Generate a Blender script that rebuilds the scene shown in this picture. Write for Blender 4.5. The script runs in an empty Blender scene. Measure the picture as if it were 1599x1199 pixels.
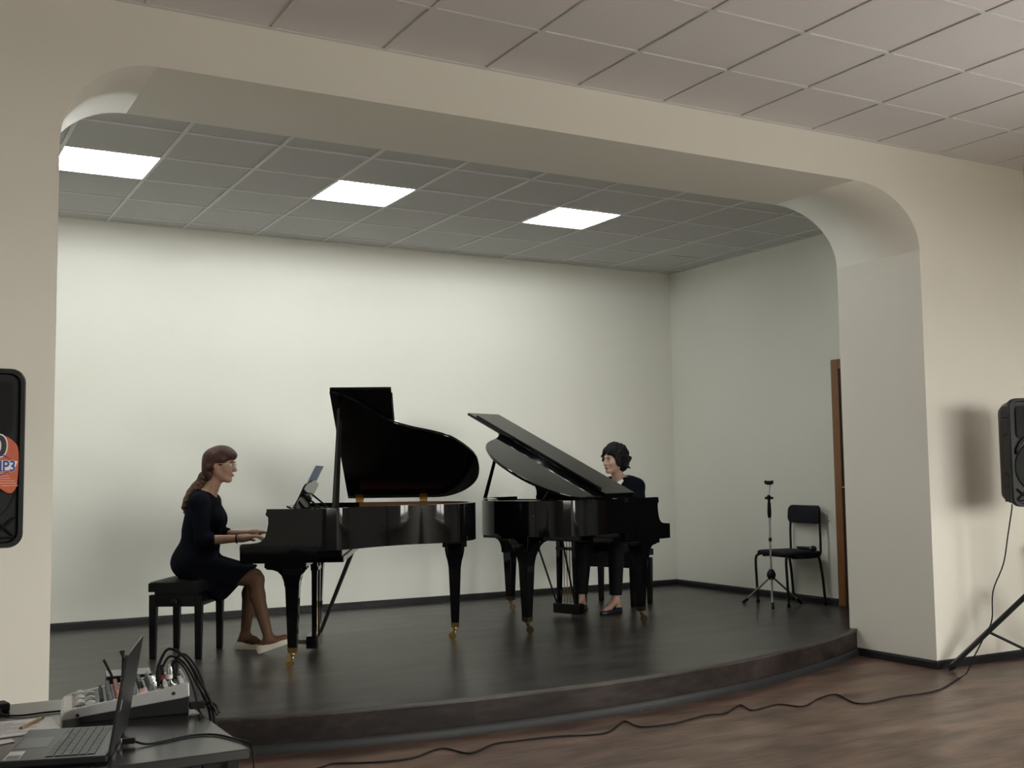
import bpy, bmesh, math, random
import numpy as np
from mathutils import Vector, Matrix, noise

random.seed(7)
C = bpy.context.scene.collection
SC = bpy.context.scene
R = math.radians
PI = math.pi

# ------------------------------------------------------------------ camera
HS = 0.1874                      # stage height
cam_d = bpy.data.cameras.new('camera')
cam = bpy.data.objects.new('camera', cam_d); C.objects.link(cam)
cam_d.sensor_fit = 'HORIZONTAL'; cam_d.sensor_width = 36.0
cam_d.lens = 36.0 * 1750.1 / 1599.0
cam_d.clip_start = 0.05
def set_cam():
    y, p, r = R(29.399), R(4.572), R(-0.7164)
    f = Vector((math.sin(y)*math.cos(p), math.cos(y)*math.cos(p), math.sin(p)))
    rt = Vector((math.cos(y), -math.sin(y), 0)); up = rt.cross(f)
    r2 = rt*math.cos(r) + up*math.sin(r); u2 = -rt*math.sin(r) + up*math.cos(r)
    m = Matrix((( r2.x, u2.x, -f.x, 0.0), (r2.y, u2.y, -f.y, -5.2602), (r2.z, u2.z, -f.z, 1.3386), (0, 0, 0, 1)))
    cam.matrix_world = m
set_cam()
SC.camera = cam

# ------------------------------------------------------------------ world, exposure
W = bpy.data.worlds.new('sky'); SC.world = W; W.use_nodes = True
bgn = W.node_tree.nodes['Background']
bgn.inputs[0].default_value = (1.03, 0.97, 0.90, 1); bgn.inputs[1].default_value = 24.5
SC.view_settings.view_transform = 'Standard'; SC.view_settings.look = 'None'
SC.view_settings.gamma = 1.0; SC.view_settings.use_curve_mapping = False
SC.view_settings.exposure = 0.0
LAMP = 75.0                      # emission of the fluorescent tubes
try:
    SC.cycles.use_denoising = True
    SC.cycles.max_bounces = 10; SC.cycles.diffuse_bounces = 6; SC.cycles.glossy_bounces = 5
    SC.cycles.caustics_reflective = False; SC.cycles.caustics_refractive = False
    SC.cycles.sample_clamp_indirect = 6.0
except Exception:
    pass

# daylight comes in through the windows in the hall's rear wall: portals guide the sky light
HX0, HX1, HY0 = -1.5, 7.35, -8.6           # hall left wall, right wall, rear wall
HC, SCZ = 3.5416, 3.3945                    # hall ceiling, stage ceiling
WINS = [(2.65, 4.12), (4.22, 5.69), (5.79, 7.26)]              # windows in the rear wall behind the viewer
WZ0, WZ1 = 0.80, 2.70
for a, b in WINS:
    l = bpy.data.lights.new('window_portal', 'AREA'); l.shape = 'RECTANGLE'
    l.size = b - a; l.size_y = WZ1 - WZ0
    try: l.cycles.is_portal = True
    except Exception: pass
    o = bpy.data.objects.new('window_portal', l); C.objects.link(o)
    o.location = ((a+b)/2, HY0 - 0.12, (WZ0+WZ1)/2)
    o.rotation_euler = (R(90), 0, 0)
l = bpy.data.lights.new('window_portal', 'AREA'); l.shape = 'RECTANGLE'; l.size = 1.15; l.size_y = 2.0
try: l.cycles.is_portal = True
except Exception: pass
o = bpy.data.objects.new('window_portal', l); C.objects.link(o); o.location = (HX1 + 0.12, -3.6, WZ0 + 0.575); o.rotation_euler = (0, R(90), 0)

# ------------------------------------------------------------------ materials
def sr(r, g, b):
    f = lambda c: (c/255/12.92) if c/255 <= 0.04045 else ((c/255+0.055)/1.055)**2.4
    return (f(r), f(g), f(b), 1)
def mat(name, col, rough=0.5, metal=0.0, spec=0.5, nscale=0, namt=0.0, bump=0.0, coat=0.0, emit=None, estr=0, stretch=None):
    m = bpy.data.materials.new(name); m.use_nodes = True
    nt = m.node_tree; p = nt.nodes['Principled BSDF']
    p.inputs['Base Color'].default_value = col; p.inputs['Roughness'].default_value = rough
    p.inputs['Metallic'].default_value = metal
    p.inputs['Specular IOR Level'].default_value = spec
    if coat: p.inputs['Coat Weight'].default_value = coat; p.inputs['Coat Roughness'].default_value = 0.04
    if emit:
        p.inputs['Emission Color'].default_value = emit; p.inputs['Emission Strength'].default_value = estr
    if nscale:
        tc = nt.nodes.new('ShaderNodeTexCoord'); n = nt.nodes.new('ShaderNodeTexNoise')
        n.inputs['Scale'].default_value = nscale; n.inputs['Detail'].default_value = 5
        if stretch:
            mp = nt.nodes.new('ShaderNodeMapping'); mp.inputs['Scale'].default_value = stretch
            nt.links.new(tc.outputs['Object'], mp.inputs[0]); nt.links.new(mp.outputs[0], n.inputs['Vector'])
        else:
            nt.links.new(tc.outputs['Object'], n.inputs['Vector'])
        if namt:
            mx = nt.nodes.new('ShaderNodeMix'); mx.data_type = 'RGBA'
            d = [max(0, c*(1-namt)) for c in col[:3]]; l = [min(1, c*(1+namt)) for c in col[:3]]
            mx.inputs[6].default_value = (*d, 1); mx.inputs[7].default_value = (*l, 1)
            nt.links.new(n.outputs['Fac'], mx.inputs[0]); nt.links.new(mx.outputs[2], p.inputs['Base Color'])
        if bump:
            bp = nt.nodes.new('ShaderNodeBump'); bp.inputs['Strength'].default_value = bump; bp.inputs['Distance'].default_value = 0.01
            nt.links.new(n.outputs['Fac'], bp.inputs['Height']); nt.links.new(bp.outputs[0], p.inputs['Normal'])
    return m
def wood_floor(name, dark, mid, light, rough, plank_l=1.2, plank_w=0.14, bump=0.03, spec=0.5):
    m = bpy.data.materials.new(name); m.use_nodes = True
    nt = m.node_tree; p = nt.nodes['Principled BSDF']; L = nt.links.new
    tc = nt.nodes.new('ShaderNodeTexCoord')
    mp = nt.nodes.new('ShaderNodeMapping'); mp.inputs['Scale'].default_value = (1.3, 20, 8)
    L(tc.outputs['Object'], mp.inputs[0])
    n = nt.nodes.new('ShaderNodeTexNoise'); n.inputs['Scale'].default_value = 3.0; n.inputs['Detail'].default_value = 8; n.inputs['Roughness'].default_value = 0.65
    L(mp.outputs[0], n.inputs['Vector'])
    mp2 = nt.nodes.new('ShaderNodeMapping'); mp2.inputs['Scale'].default_value = (1.1, 3.2, 3)
    L(tc.outputs['Object'], mp2.inputs[0])
    n2 = nt.nodes.new('ShaderNodeTexNoise'); n2.inputs['Scale'].default_value = 2.2; n2.inputs['Detail'].default_value = 4
    L(mp2.outputs[0], n2.inputs['Vector'])
    br = nt.nodes.new('ShaderNodeTexBrick')
    br.inputs['Scale'].default_value = 1.0; br.inputs['Brick Width'].default_value = plank_l; br.inputs['Row Height'].default_value = plank_w
    br.inputs['Mortar Size'].default_value = 0.0; br.offset = 0.37
    br.inputs['Color1'].default_value = (0.35, 0.35, 0.35, 1); br.inputs['Color2'].default_value = (0.65, 0.65, 0.65, 1)
    L(tc.outputs['Object'], br.inputs['Vector'])
    ad = nt.nodes.new('ShaderNodeMath'); ad.operation = 'MULTIPLY_ADD'; ad.inputs[1].default_value = 0.5
    L(n2.outputs['Fac'], ad.inputs[0]); 
    ad0 = nt.nodes.new('ShaderNodeMath'); ad0.operation = 'MULTIPLY'; ad0.inputs[1].default_value = 0.5
    L(n.outputs['Fac'], ad0.inputs[0]); L(ad0.outputs[0], ad.inputs[2])
    mxp = nt.nodes.new('ShaderNodeMix'); mxp.inputs[0].default_value = 0.22
    L(ad.outputs[0], mxp.inputs[2]); L(br.outputs['Color'], mxp.inputs[3])
    cr = nt.nodes.new('ShaderNodeValToRGB'); e = cr.color_ramp.elements
    e[0].position = 0.40; e[0].color = dark; e[1].position = 0.60; e[1].color = light
    k = e.new(0.5); k.color = mid
    L(mxp.outputs[0], cr.inputs[0]); L(cr.outputs[0], p.inputs['Base Color'])
    p.inputs['Roughness'].default_value = rough; p.inputs['Specular IOR Level'].default_value = spec
    bp = nt.nodes.new('ShaderNodeBump'); bp.inputs['Strength'].default_value = bump; bp.inputs['Distance'].default_value = 0.01
    L(n.outputs['Fac'], bp.inputs['Height']); L(bp.outputs[0], p.inputs['Normal'])
    return m

M = {}
M['wall'] = mat('wall_paint', (0.82, 0.80, 0.74, 1), 0.75, spec=0.25, nscale=2.5, namt=0.02, bump=0.0)
M['stagewall'] = mat('stage_wall_paint', (0.855, 0.855, 0.80, 1), 0.75, spec=0.25, nscale=2.0, namt=0.015)
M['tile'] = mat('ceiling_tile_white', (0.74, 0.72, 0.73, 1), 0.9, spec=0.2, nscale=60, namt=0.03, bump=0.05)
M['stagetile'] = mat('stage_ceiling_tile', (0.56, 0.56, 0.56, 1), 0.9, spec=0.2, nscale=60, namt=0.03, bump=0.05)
M['tbar'] = mat('ceiling_bar_white', (0.70, 0.69, 0.69, 1), 0.45, nscale=20, namt=0.02)
M['base'] = mat('skirting_dark_grey', (0.017, 0.018, 0.020, 1), 0.45, spec=0.22, nscale=30, namt=0.15)
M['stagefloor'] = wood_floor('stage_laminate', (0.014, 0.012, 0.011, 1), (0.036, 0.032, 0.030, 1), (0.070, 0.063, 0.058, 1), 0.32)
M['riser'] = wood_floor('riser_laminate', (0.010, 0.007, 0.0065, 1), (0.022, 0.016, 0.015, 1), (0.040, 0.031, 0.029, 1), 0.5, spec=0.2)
M['hallfloor'] = wood_floor('hall_laminate', (0.048, 0.024, 0.016, 1), (0.122, 0.073, 0.054, 1), (0.215, 0.14, 0.106, 1), 0.36)
M['edge'] = mat('edge_strip_metal', (0.055, 0.048, 0.045, 1), 0.45, 0.2, nscale=40, namt=0.1)
M['piano'] = mat('piano_black_polish', (0.0025, 0.0027, 0.0035, 1), 0.045, spec=0.28, nscale=3, namt=0.1)
M['pianomatte'] = mat('piano_black_satin', (0.005, 0.005, 0.006, 1), 0.35, spec=0.2, nscale=12, namt=0.2)
M['brass'] = mat('brass', (0.62, 0.44, 0.16, 1), 0.25, 1.0, nscale=20, namt=0.1)
M['brassdark'] = mat('brass_aged', (0.10, 0.07, 0.035, 1), 0.5, 1.0, nscale=20, namt=0.2)
M['plate'] = mat('bronze_plate', (0.10, 0.066, 0.03, 1), 0.55, 0.6, nscale=15, namt=0.1)
M['redwood'] = mat('inner_rim_mahogany', (0.17, 0.055, 0.025, 1), 0.4, nscale=6, namt=0.35, stretch=(1, 8, 8))
M['ivory'] = mat('key_white', (0.75, 0.74, 0.70, 1), 0.25, nscale=10, namt=0.02)
M['felt'] = mat('red_felt', (0.25, 0.02, 0.02, 1), 0.9, nscale=80, namt=0.3)
M['leather'] = mat('black_leather', (0.005, 0.005, 0.006, 1), 0.5, spec=0.16, nscale=90, namt=0.2, bump=0.08)
M['blackwood'] = mat('black_lacquer', (0.004, 0.004, 0.005, 1), 0.28, spec=0.2, nscale=8, namt=0.2)
M['skin1'] = mat('skin_light', (0.30, 0.175, 0.122, 1), 0.55, spec=0.3, nscale=25, namt=0.10)
M['skin2'] = mat('skin_pale', (0.46, 0.295, 0.225, 1), 0.5, spec=0.35, nscale=25, namt=0.08)
M['tights'] = mat('tan_tights', (0.115, 0.058, 0.036, 1), 0.6, spec=0.25, nscale=120, namt=0.12)
M['dress'] = mat('navy_black_knit', (0.0035, 0.0042, 0.0075, 1), 0.9, spec=0.06, nscale=150, namt=0.25, bump=0.05)
M['cardigan'] = mat('black_wool', (0.0035, 0.0042, 0.007, 1), 0.9, spec=0.06, nscale=150, namt=0.25, bump=0.05)
M['trousers'] = mat('black_trouser_cloth', (0.005, 0.005, 0.008, 1), 0.8, spec=0.2, nscale=120, namt=0.2)
M['shirt'] = mat('white_cotton', (0.72, 0.71, 0.72, 1), 0.8, nscale=80, namt=0.04)
M['hair_red'] = mat('auburn_hair', (0.042, 0.013, 0.009, 1), 0.5, spec=0.3, nscale=40, namt=0.6, bump=0.4, stretch=(1, 6, 1))
M['hair_tail'] = mat('auburn_hair_faded', (0.062, 0.032, 0.018, 1), 0.55, spec=0.25, nscale=45, namt=0.6, bump=0.4)
M['hair_black'] = mat('black_hair', (0.004, 0.0035, 0.005, 1), 0.65, spec=0.2, nscale=50, namt=0.5, bump=0.5)
M['whiteshoe'] = mat('cream_leather', (0.62, 0.58, 0.50, 1), 0.4, nscale=40, namt=0.05)
M['blueshoe'] = mat('navy_leather', (0.008, 0.009, 0.022, 1), 0.35, nscale=40, namt=0.2)
M['eye'] = mat('eye_white', (0.7, 0.68, 0.66, 1), 0.2, nscale=30, namt=0.03)
M['iris'] = mat('eye_brown', (0.03, 0.015, 0.01, 1), 0.15, nscale=30, namt=0.2)
M['lip'] = mat('lip_red', (0.30, 0.10, 0.08, 1), 0.45, nscale=60, namt=0.1)
M['glasses'] = mat('pale_glasses_frame', (0.75, 0.68, 0.66, 1), 0.2, 0.4, nscale=30, namt=0.05)
M['plastic'] = mat('black_plastic', (0.008, 0.009, 0.011, 1), 0.45, spec=0.22, nscale=70, namt=0.2, bump=0.04)
M['grille'] = mat('dark_grille', (0.018, 0.020, 0.021, 1), 0.6, spec=0.2, nscale=300, namt=0.5, bump=0.3)
M['rubber'] = mat('black_rubber', (0.005, 0.005, 0.006, 1), 0.6, spec=0.2, nscale=60, namt=0.2)
M['steelblack'] = mat('black_painted_steel', (0.007, 0.0075, 0.008, 1), 0.4, 0.0, spec=0.3, nscale=40, namt=0.2)
M['chrome'] = mat('chrome', (0.60, 0.60, 0.60, 1), 0.22, 1.0, nscale=30, namt=0.05)
M['silver'] = mat('silver_plastic', (0.58, 0.59, 0.61, 1), 0.28, 0.6, nscale=120, namt=0.05)
M['mixgrey'] = mat('mixer_panel_grey', (0.20, 0.215, 0.21, 1), 0.5, 0.2, nscale=60, namt=0.25)
M['knobgrey'] = mat('knob_blue_grey', (0.10, 0.13, 0.14, 1), 0.45, nscale=60, namt=0.1)
M['knobred'] = mat('knob_dull_red', (0.42, 0.19, 0.15, 1), 0.45, nscale=60, namt=0.1)
M['knobwhite'] = mat('fader_cap_silver', (0.62, 0.63, 0.63, 1), 0.35, 0.3, nscale=60, namt=0.05)
M['redband'] = mat('red_plug_band', (0.35, 0.015, 0.02, 1), 0.4, nscale=40, namt=0.1)
M['tabletop'] = mat('dark_grey_table_laminate', (0.020, 0.020, 0.021, 1), 0.24, spec=0.55, nscale=25, namt=0.08)
M['tableside'] = mat('charcoal_table_panel', (0.009, 0.0095, 0.011, 1), 0.5, spec=0.2, nscale=25, namt=0.2)
M['laptop'] = mat('laptop_charcoal', (0.012, 0.0125, 0.0145, 1), 0.4, 0.0, spec=0.25, nscale=80, namt=0.1)
M['key'] = mat('laptop_key_black', (0.014, 0.0145, 0.017, 1), 0.45, spec=0.3, nscale=80, namt=0.1)
M['pad'] = mat('touchpad_grey', (0.035, 0.036, 0.036, 1), 0.4, nscale=60, namt=0.05)
M['screen'] = mat('screen_dark', (0.02, 0.02, 0.024, 1), 0.15, nscale=20, namt=0.1)
M['sticker'] = mat('silver_sticker', (0.48, 0.48, 0.44, 1), 0.35, 0.3, nscale=60, namt=0.2)
M['paper'] = mat('white_paper', (0.86, 0.86, 0.88, 1), 0.8, nscale=14, namt=0.05)
M['ink'] = mat('grey_ink', (0.33, 0.34, 0.42, 1), 0.8, nscale=14, namt=0.2)
M['pencil'] = mat('pencil_ochre', (0.42, 0.29, 0.10, 1), 0.45, nscale=40, namt=0.1)
M['graphite'] = mat('graphite', (0.05, 0.05, 0.05, 1), 0.5, nscale=40, namt=0.1)
M['bluebook'] = mat('blue_cover', (0.12, 0.17, 0.30, 1), 0.4, nscale=20, namt=0.15)
M['doorwood'] = mat('door_oak_brown', (0.20, 0.085, 0.030, 1), 0.42, nscale=5, namt=0.35, stretch=(6, 6, 0.6))
M['doordark'] = mat('door_edge_dark', (0.030, 0.014, 0.008, 1), 0.45, nscale=5, namt=0.3, stretch=(6, 6, 0.6))
M['chairfab'] = mat('black_chair_fabric', (0.010, 0.011, 0.017, 1), 0.85, spec=0.2, nscale=180, namt=0.3, bump=0.1)
M['sill'] = mat('window_sill_white', (0.75, 0.75, 0.73, 1), 0.35, nscale=10, namt=0.02)
M['radiator'] = mat('radiator_cream', (0.70, 0.66, 0.47, 1), 0.4, nscale=10, namt=0.03)
M['pvc'] = mat('window_frame_white', (0.78, 0.78, 0.78, 1), 0.3, nscale=10, namt=0.02)
M['orange'] = mat('sticker_orange', (0.50, 0.085, 0.025, 1), 0.4, nscale=8, namt=0.12)
M['stickwhite'] = mat('sticker_white', (0.80, 0.80, 0.82, 1), 0.4, nscale=8, namt=0.02)
M['stickblack'] = mat('sticker_black', (0.006, 0.006, 0.008, 1), 0.4, nscale=8, namt=0.1)
M['stickblue'] = mat('sticker_blue', (0.02, 0.045, 0.27, 1), 0.4, nscale=8, namt=0.1)
M['stickpink'] = mat('sticker_pink_print', (0.72, 0.42, 0.34, 1), 0.4, nscale=8, namt=0.1)
M['tube'] = mat('fluorescent_tube', (0.9, 0.9, 0.9, 1), 0.5, nscale=5, namt=0.01, emit=(0.97, 1.0, 0.95, 1), estr=LAMP)
M['reflector'] = mat('lamp_reflector', (0.86, 0.86, 0.86, 1), 0.3, 0.0, nscale=5, namt=0.01)
def glass_mat():
    m = bpy.data.materials.new('window_glass'); m.use_nodes = True; nt = m.node_tree
    nt.nodes.remove(nt.nodes['Principled BSDF']); out = nt.nodes['Material Output']
    t = nt.nodes.new('ShaderNodeBsdfTransparent'); t.inputs[0].default_value = (0.95, 0.97, 0.96, 1)
    g = nt.nodes.new('ShaderNodeBsdfGlossy'); g.inputs['Roughness'].default_value = 0.02
    lw = nt.nodes.new('ShaderNodeLayerWeight'); lw.inputs[0].default_value = 0.5
    pw = nt.nodes.new('ShaderNodeMath'); pw.operation = 'POWER'; pw.inputs[1].default_value = 5.0
    f = nt.nodes.new('ShaderNodeMath'); f.operation = 'MULTIPLY_ADD'; f.inputs[1].default_value = 0.9; f.inputs[2].default_value = 0.04
    nt.links.new(lw.outputs['Facing'], pw.inputs[0]); nt.links.new(pw.outputs[0], f.inputs[0])
    mx = nt.nodes.new('ShaderNodeMixShader')
    nt.links.new(f.outputs[0], mx.inputs[0]); nt.links.new(t.outputs[0], mx.inputs[1]); nt.links.new(g.outputs[0], mx.inputs[2])
    nt.links.new(mx.outputs[0], out.inputs[0]); return m
M['glass'] = glass_mat()
M['ground'] = mat('outdoor_ground', (0.16, 0.155, 0.14, 1), 0.9, nscale=3, namt=0.2)
M['rear'] = mat('rear_wall_beige', (0.50, 0.47, 0.42, 1), 0.6, nscale=6, namt=0.2)

# ------------------------------------------------------------------ helpers
def link(name, me, m=None, parent=None, loc=None, rot=None):
    o = bpy.data.objects.new(name, me); C.objects.link(o)
    if m is not None and me is not None and hasattr(me, 'materials'):
        for k in (m if isinstance(m, (list, tuple)) else [m]): me.materials.append(k)
    if parent is not None: o.parent = parent
    if loc is not None: o.location = loc
    if rot is not None: o.rotation_euler = rot
    return o
def tag(o, label=None, cat=None, group=None, kind=None):
    if label: o['label'] = label
    if cat: o['category'] = cat
    if group: o['group'] = group
    if kind: o['kind'] = kind
    return o
def thing(name, label, cat, loc=(0, 0, 0), rotz=0.0, group=None, kind=None):
    o = bpy.data.objects.new(name, None); C.objects.link(o); o.empty_display_size = 0.1
    o.location = loc; o.rotation_euler = (0, 0, rotz)
    return tag(o, label, cat, group, kind)
class B:
    """collects shapes into one mesh"""
    def __init__(s): s.v = []; s.f = []
    def add(s, vs, fs):
        k = len(s.v); s.v += [tuple(v) for v in vs]; s.f += [tuple(i+k for i in f) for f in fs]; return s
    def box(s, x0, x1, y0, y1, z0, z1):
        vs = [(x0,y0,z0),(x1,y0,z0),(x1,y1,z0),(x0,y1,z0),(x0,y0,z1),(x1,y0,z1),(x1,y1,z1),(x0,y1,z1)]
        return s.add(vs, [(0,3,2,1),(4,5,6,7),(0,1,5,4),(1,2,6,5),(2,3,7,6),(3,0,4,7)])
    def loft(s, rings, cap=True, closed=True):
        """rings: list of equal-length point lists"""
        n = len(rings[0]); vs = [p for r in rings for p in r]; fs = []
        for i in range(len(rings)-1):
            for j in range(n if closed else n-1):
                a = i*n+j; b = i*n+(j+1) % n
                fs.append((a, b, b+n, a+n))
        if cap: fs.append(tuple(range(n-1, -1, -1))); fs.append(tuple(range((len(rings)-1)*n, len(rings)*n)))
        return s.add(vs, fs)
    def prism(s, poly, fn0, fn1):
        """poly of 2d points; fn maps (a,b)->3d for the two caps"""
        return s.loft([[fn0(*p) for p in poly], [fn1(*p) for p in poly]])
    def frustum(s, c0, h0, c1, h1):
        """rect cross-sections: centre, (hx,hy)"""
        rs = []
        for c, h in ((c0, h0), (c1, h1)):
            rs.append([(c[0]+sx*h[0], c[1]+sy*h[1], c[2]) for sx, sy in ((-1,-1),(1,-1),(1,1),(-1,1))])
        return s.loft(rs)
    def sqstack(s, secs):
        """list of (z, hx, hy)"""
        return s.loft([[(sx*hx, sy*hy, z) for sx, sy in ((-1,-1),(1,-1),(1,1),(-1,1))] for z, hx, hy in secs])
    def tube(s, pts, r, n=8, cap=True):
        pts = [Vector(p) for p in pts]; rs = r if isinstance(r, (list, tuple)) else [r]*len(pts)
        rings = []; prev = None
        for i, p in enumerate(pts):
            t = (pts[min(i+1, len(pts)-1)] - pts[max(i-1, 0)])
            t = t.normalized() if t.length > 1e-9 else Vector((0, 0, 1))
            if prev is None:
                a = Vector((0, 0, 1)) if abs(t.z) < 0.9 else Vector((1, 0, 0)); u = t.cross(a).normalized()
            else:
                u = (prev - t*prev.dot(t)); u = u.normalized() if u.length > 1e-6 else t.orthogonal().normalized()
            prev = u; w = t.cross(u)
            rings.append([tuple(p + (u*math.cos(2*PI*k/n) + w*math.sin(2*PI*k/n))*rs[i]) for k in range(n)])
        return s.loft(rings, cap)
    def lathe(s, prof, c=(0, 0, 0), n=16, axis='z'):
        rings = []
        for r, h in prof:
            ring = []
            for k in range(n):
                a = 2*PI*k/n; x, y = r*math.cos(a), r*math.sin(a)
                if axis == 'z': q = (x, y, h)
                elif axis == 'x': q = (h, x, y)
                else: q = (y, h, x)
                ring.append((q[0]+c[0], q[1]+c[1], q[2]+c[2]))
            rings.append(ring)
        return s.loft(rings)
    def mesh(s, name='m', smooth=False, weld=False):
        me = bpy.data.meshes.new(name); me.from_pydata(s.v, [], s.f)
        bm = bmesh.new(); bm.from_mesh(me)
        if weld: bmesh.ops.remove_doubles(bm, verts=bm.verts, dist=1e-5)
        bmesh.ops.recalc_face_normals(bm, faces=bm.faces)
        bm.to_mesh(me); bm.free()
        if smooth:
            me.polygons.foreach_set('use_smooth', [True]*len(me.polygons))
            if smooth == 'auto':
                try: me.set_sharp_from_angle(angle=R(35))
                except Exception: pass
        me.update(); return me
    def obj(s, name, m, parent=None, smooth=False, bevel=0.0, seg=2, loc=None, rot=None):
        o = link(name, s.mesh(name, smooth), m, parent, loc, rot)
        if bevel:
            md = o.modifiers.new('bevel', 'BEVEL'); md.width = bevel; md.segments = seg; md.limit_method = 'ANGLE'; md.angle_limit = R(40)
            md.harden_normals = False
        return o
def catmull(pts, n=6, closed=False):
    P = [Vector(p) for p in pts]; out = []; N = len(P)
    rng = N if closed else N-1
    for i in range(rng):
        p0 = P[(i-1) % N] if closed or i > 0 else P[0]; p1 = P[i]; p2 = P[(i+1) % N]
        p3 = P[(i+2) % N] if closed or i+2 < N else P[-1]
        for k in range(n):
            t = k/n
            out.append(0.5*((2*p1) + (-p0+p2)*t + (2*p0-5*p1+4*p2-p3)*t*t + (-p0+3*p1-3*p2+p3)*t**3))
    if not closed: out.append(P[-1])
    return out
def dup(root, loc, rotz, label=None):
    r = root.copy(); C.objects.link(r); r.location = loc; r.rotation_euler = (0, 0, rotz)
    if label: r['label'] = label
    for ch in list(root.children):
        c = ch.copy(); C.objects.link(c); c.parent = r
        for g in list(ch.children):
            d = g.copy(); C.objects.link(d); d.parent = c
    return r

# ================================================================== STRUCTURE
XL, XR, D, HSOF = 0.659, 6.2018, 0.7694, 3.2587
BY, XW, XWL = 4.0289, 7.145, -0.27

# hall floor
tag(B().box(HX0, HX1, HY0, 0.9, -0.1, 0).obj('floor', M['hallfloor']), 'brown wood-look hall floor in front of the stage', 'floor', kind='structure')

# proscenium wall with a round-cornered opening
def opening():
    pts = [(XL, 0.0)]
    for k in range(0, 17):
        a = PI - (PI/2)*k/16; pts.append((XL+0.42+0.42*math.cos(a), HSOF-0.42+0.42*math.sin(a)))
    for k in range(0, 21):
        a = PI/2 - (PI/2)*k/20; pts.append((XR-0.60+0.60*math.cos(a), HSOF-0.42+0.42*math.sin(a)))
    pts.append((XR, 0.0)); return pts
def build_front_wall():
    op = opening()
    out = [(HX0, 0.0)] + op + [(HX1, 0.0), (HX1, HC+0.1), (HX0, HC+0.1)]
    b = B(); n = len(out)
    b.loft([[(x, 0.0, z) for x, z in out], [(x, D, z) for x, z in out]])
    o = b.obj('wall_front', M['wall'], smooth=False)
    me = o.data
    for p in me.polygons:            # smooth only the small strips of the round corners
        if abs(p.normal.y) < 0.1 and p.area < 0.1: p.use_smooth = True
    return tag(o, 'cream wall with the wide round-cornered stage opening', 'wall', kind='structure')
build_front_wall()

# stage: curved front, laminate top, riser, edge strip, skirting
def arc_pts(off=0.0, n=48):
    cx, Rr, y0 = 3.20, 6.60, -0.02
    pts = []
    for k in range(n+1):
        x = XL + (XR-XL)*k/n
        y = y0 + Rr - math.sqrt((Rr+off)**2 - (x-cx)**2)
        pts.append((x, y))
    return pts
def build_stage():
    root = thing('floor_stage', 'low stage with dark laminate top and curved front', 'stage', kind='structure')
    poly = arc_pts() + [(XR, D), (XW+0.05, D), (XW+0.05, BY+0.05), (XWL-0.05, BY+0.05), (XWL-0.05, D), (XL, D)]
    b = B(); b.loft([[(x, y, HS-0.02) for x, y in poly], [(x, y, HS) for x, y in poly]])
    b.obj('stage_top', M['stagefloor'], root)
    a0, a1 = arc_pts(0.0), arc_pts(-0.02)
    b = B(); n = len(a0)
    for i in range(n-1):
        p, q = a0[i], a0[i+1]; p2, q2 = a1[i], a1[i+1]
        b.add([(p[0], p[1]+.002, 0), (q[0], q[1]+.002, 0), (q[0], q[1]+.002, HS-0.02), (p[0], p[1]+.002, HS-0.02)], [(0, 1, 2, 3)])
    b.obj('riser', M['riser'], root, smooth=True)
    e0, e1 = arc_pts(0.003), arc_pts(-0.010)
    b = B()
    b.loft([[(e0[i][0], e0[i][1], HS-0.010), (e0[i][0], e0[i][1], HS+0.0015), (e1[i][0], e1[i][1], HS+0.0015), (e1[i][0], e1[i][1], HS-0.010)] for i in range(n)])
    b.obj('edge_strip', M['edge'], root)
    s0, s1 = arc_pts(0.016), arc_pts(0.001); s2 = arc_pts(0.006)
    b = B()
    b.loft([[(s0[i][0], s0[i][1], 0), (s0[i][0], s0[i][1], 0.035), (s2[i][0], s2[i][1], 0.05), (s1[i][0], s1[i][1], 0.05), (s1[i][0], s1[i][1], 0)] for i in range(n)])
    b.obj('riser_skirting', M['base'], root, smooth='auto')
build_stage()

def wall(name, box, label, m='wall'):
    return tag(B().box(*box).obj(name, M[m]), label, 'wall', kind='structure')
wall('wall_back', (XWL-.1, XW+.1, BY, BY+.1, 0, SCZ+.1), 'pale wall across the back of the stage', 'stagewall')
wall('wall_right', (XW, XW+.1, D-.0, BY+.1, 0, SCZ+.1), 'pale wall closing the right side of the stage', 'stagewall')
wall('wall_left', (XWL-.1, XWL, D-.0, BY+.1, 0, SCZ+.1), 'pale wall closing the left side of the stage', 'stagewall')
tag(B().box(-40, 40, -60, HY0-.5, -1.3, -1.2).obj('ground', M['ground']), 'grey ground outside the hall windows', 'ground', kind='structure')
wall('wall_hall_left', (HX0-.1, HX0, HY0-.16, D, 0, HC+.1), 'cream wall along the left of the hall', 'wall')
# rear wall: pieces between the window openings
def window_unit(n, label, loc, rot, w_, h_, sill=True, blind=False):
    w = thing('window_%d' % n, label, 'window', loc, R(rot), kind='structure')
    hw = w_/2; H = h_; f = B()
    for y0, y1, z0, z1 in ((-hw, -hw+.07, 0, H), (hw-.07, hw, 0, H), (-hw+.07, hw-.07, 0, .07), (-hw+.07, hw-.07, H-.07, H), (-.05, .05, .07, H-.07), (-hw+.07, -.05, H*.68, H*.68+.06), (.05, hw-.07, H*.68, H*.68+.06)):
        f.box(-.035, .035, y0, y1, z0, z1)
    f.obj('window_frame', M['pvc'], w)
    B().box(-.004, .004, -hw+.07, hw-.07, .07, H-.07).obj('pane', M['glass'], w)
    if blind:  # unseen blind added to cut the daylight through the upper side window
        B().box(-.06, -.055, -hw, hw, 1.15, H-.06).obj('light_blocker_blind', M['sill'], w); B().tube([(-.07, -hw, H-.035), (-.07, hw, H-.035)], .028, 10).obj('light_blocker_roller', M['pvc'], w, smooth='auto')
    return w
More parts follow.
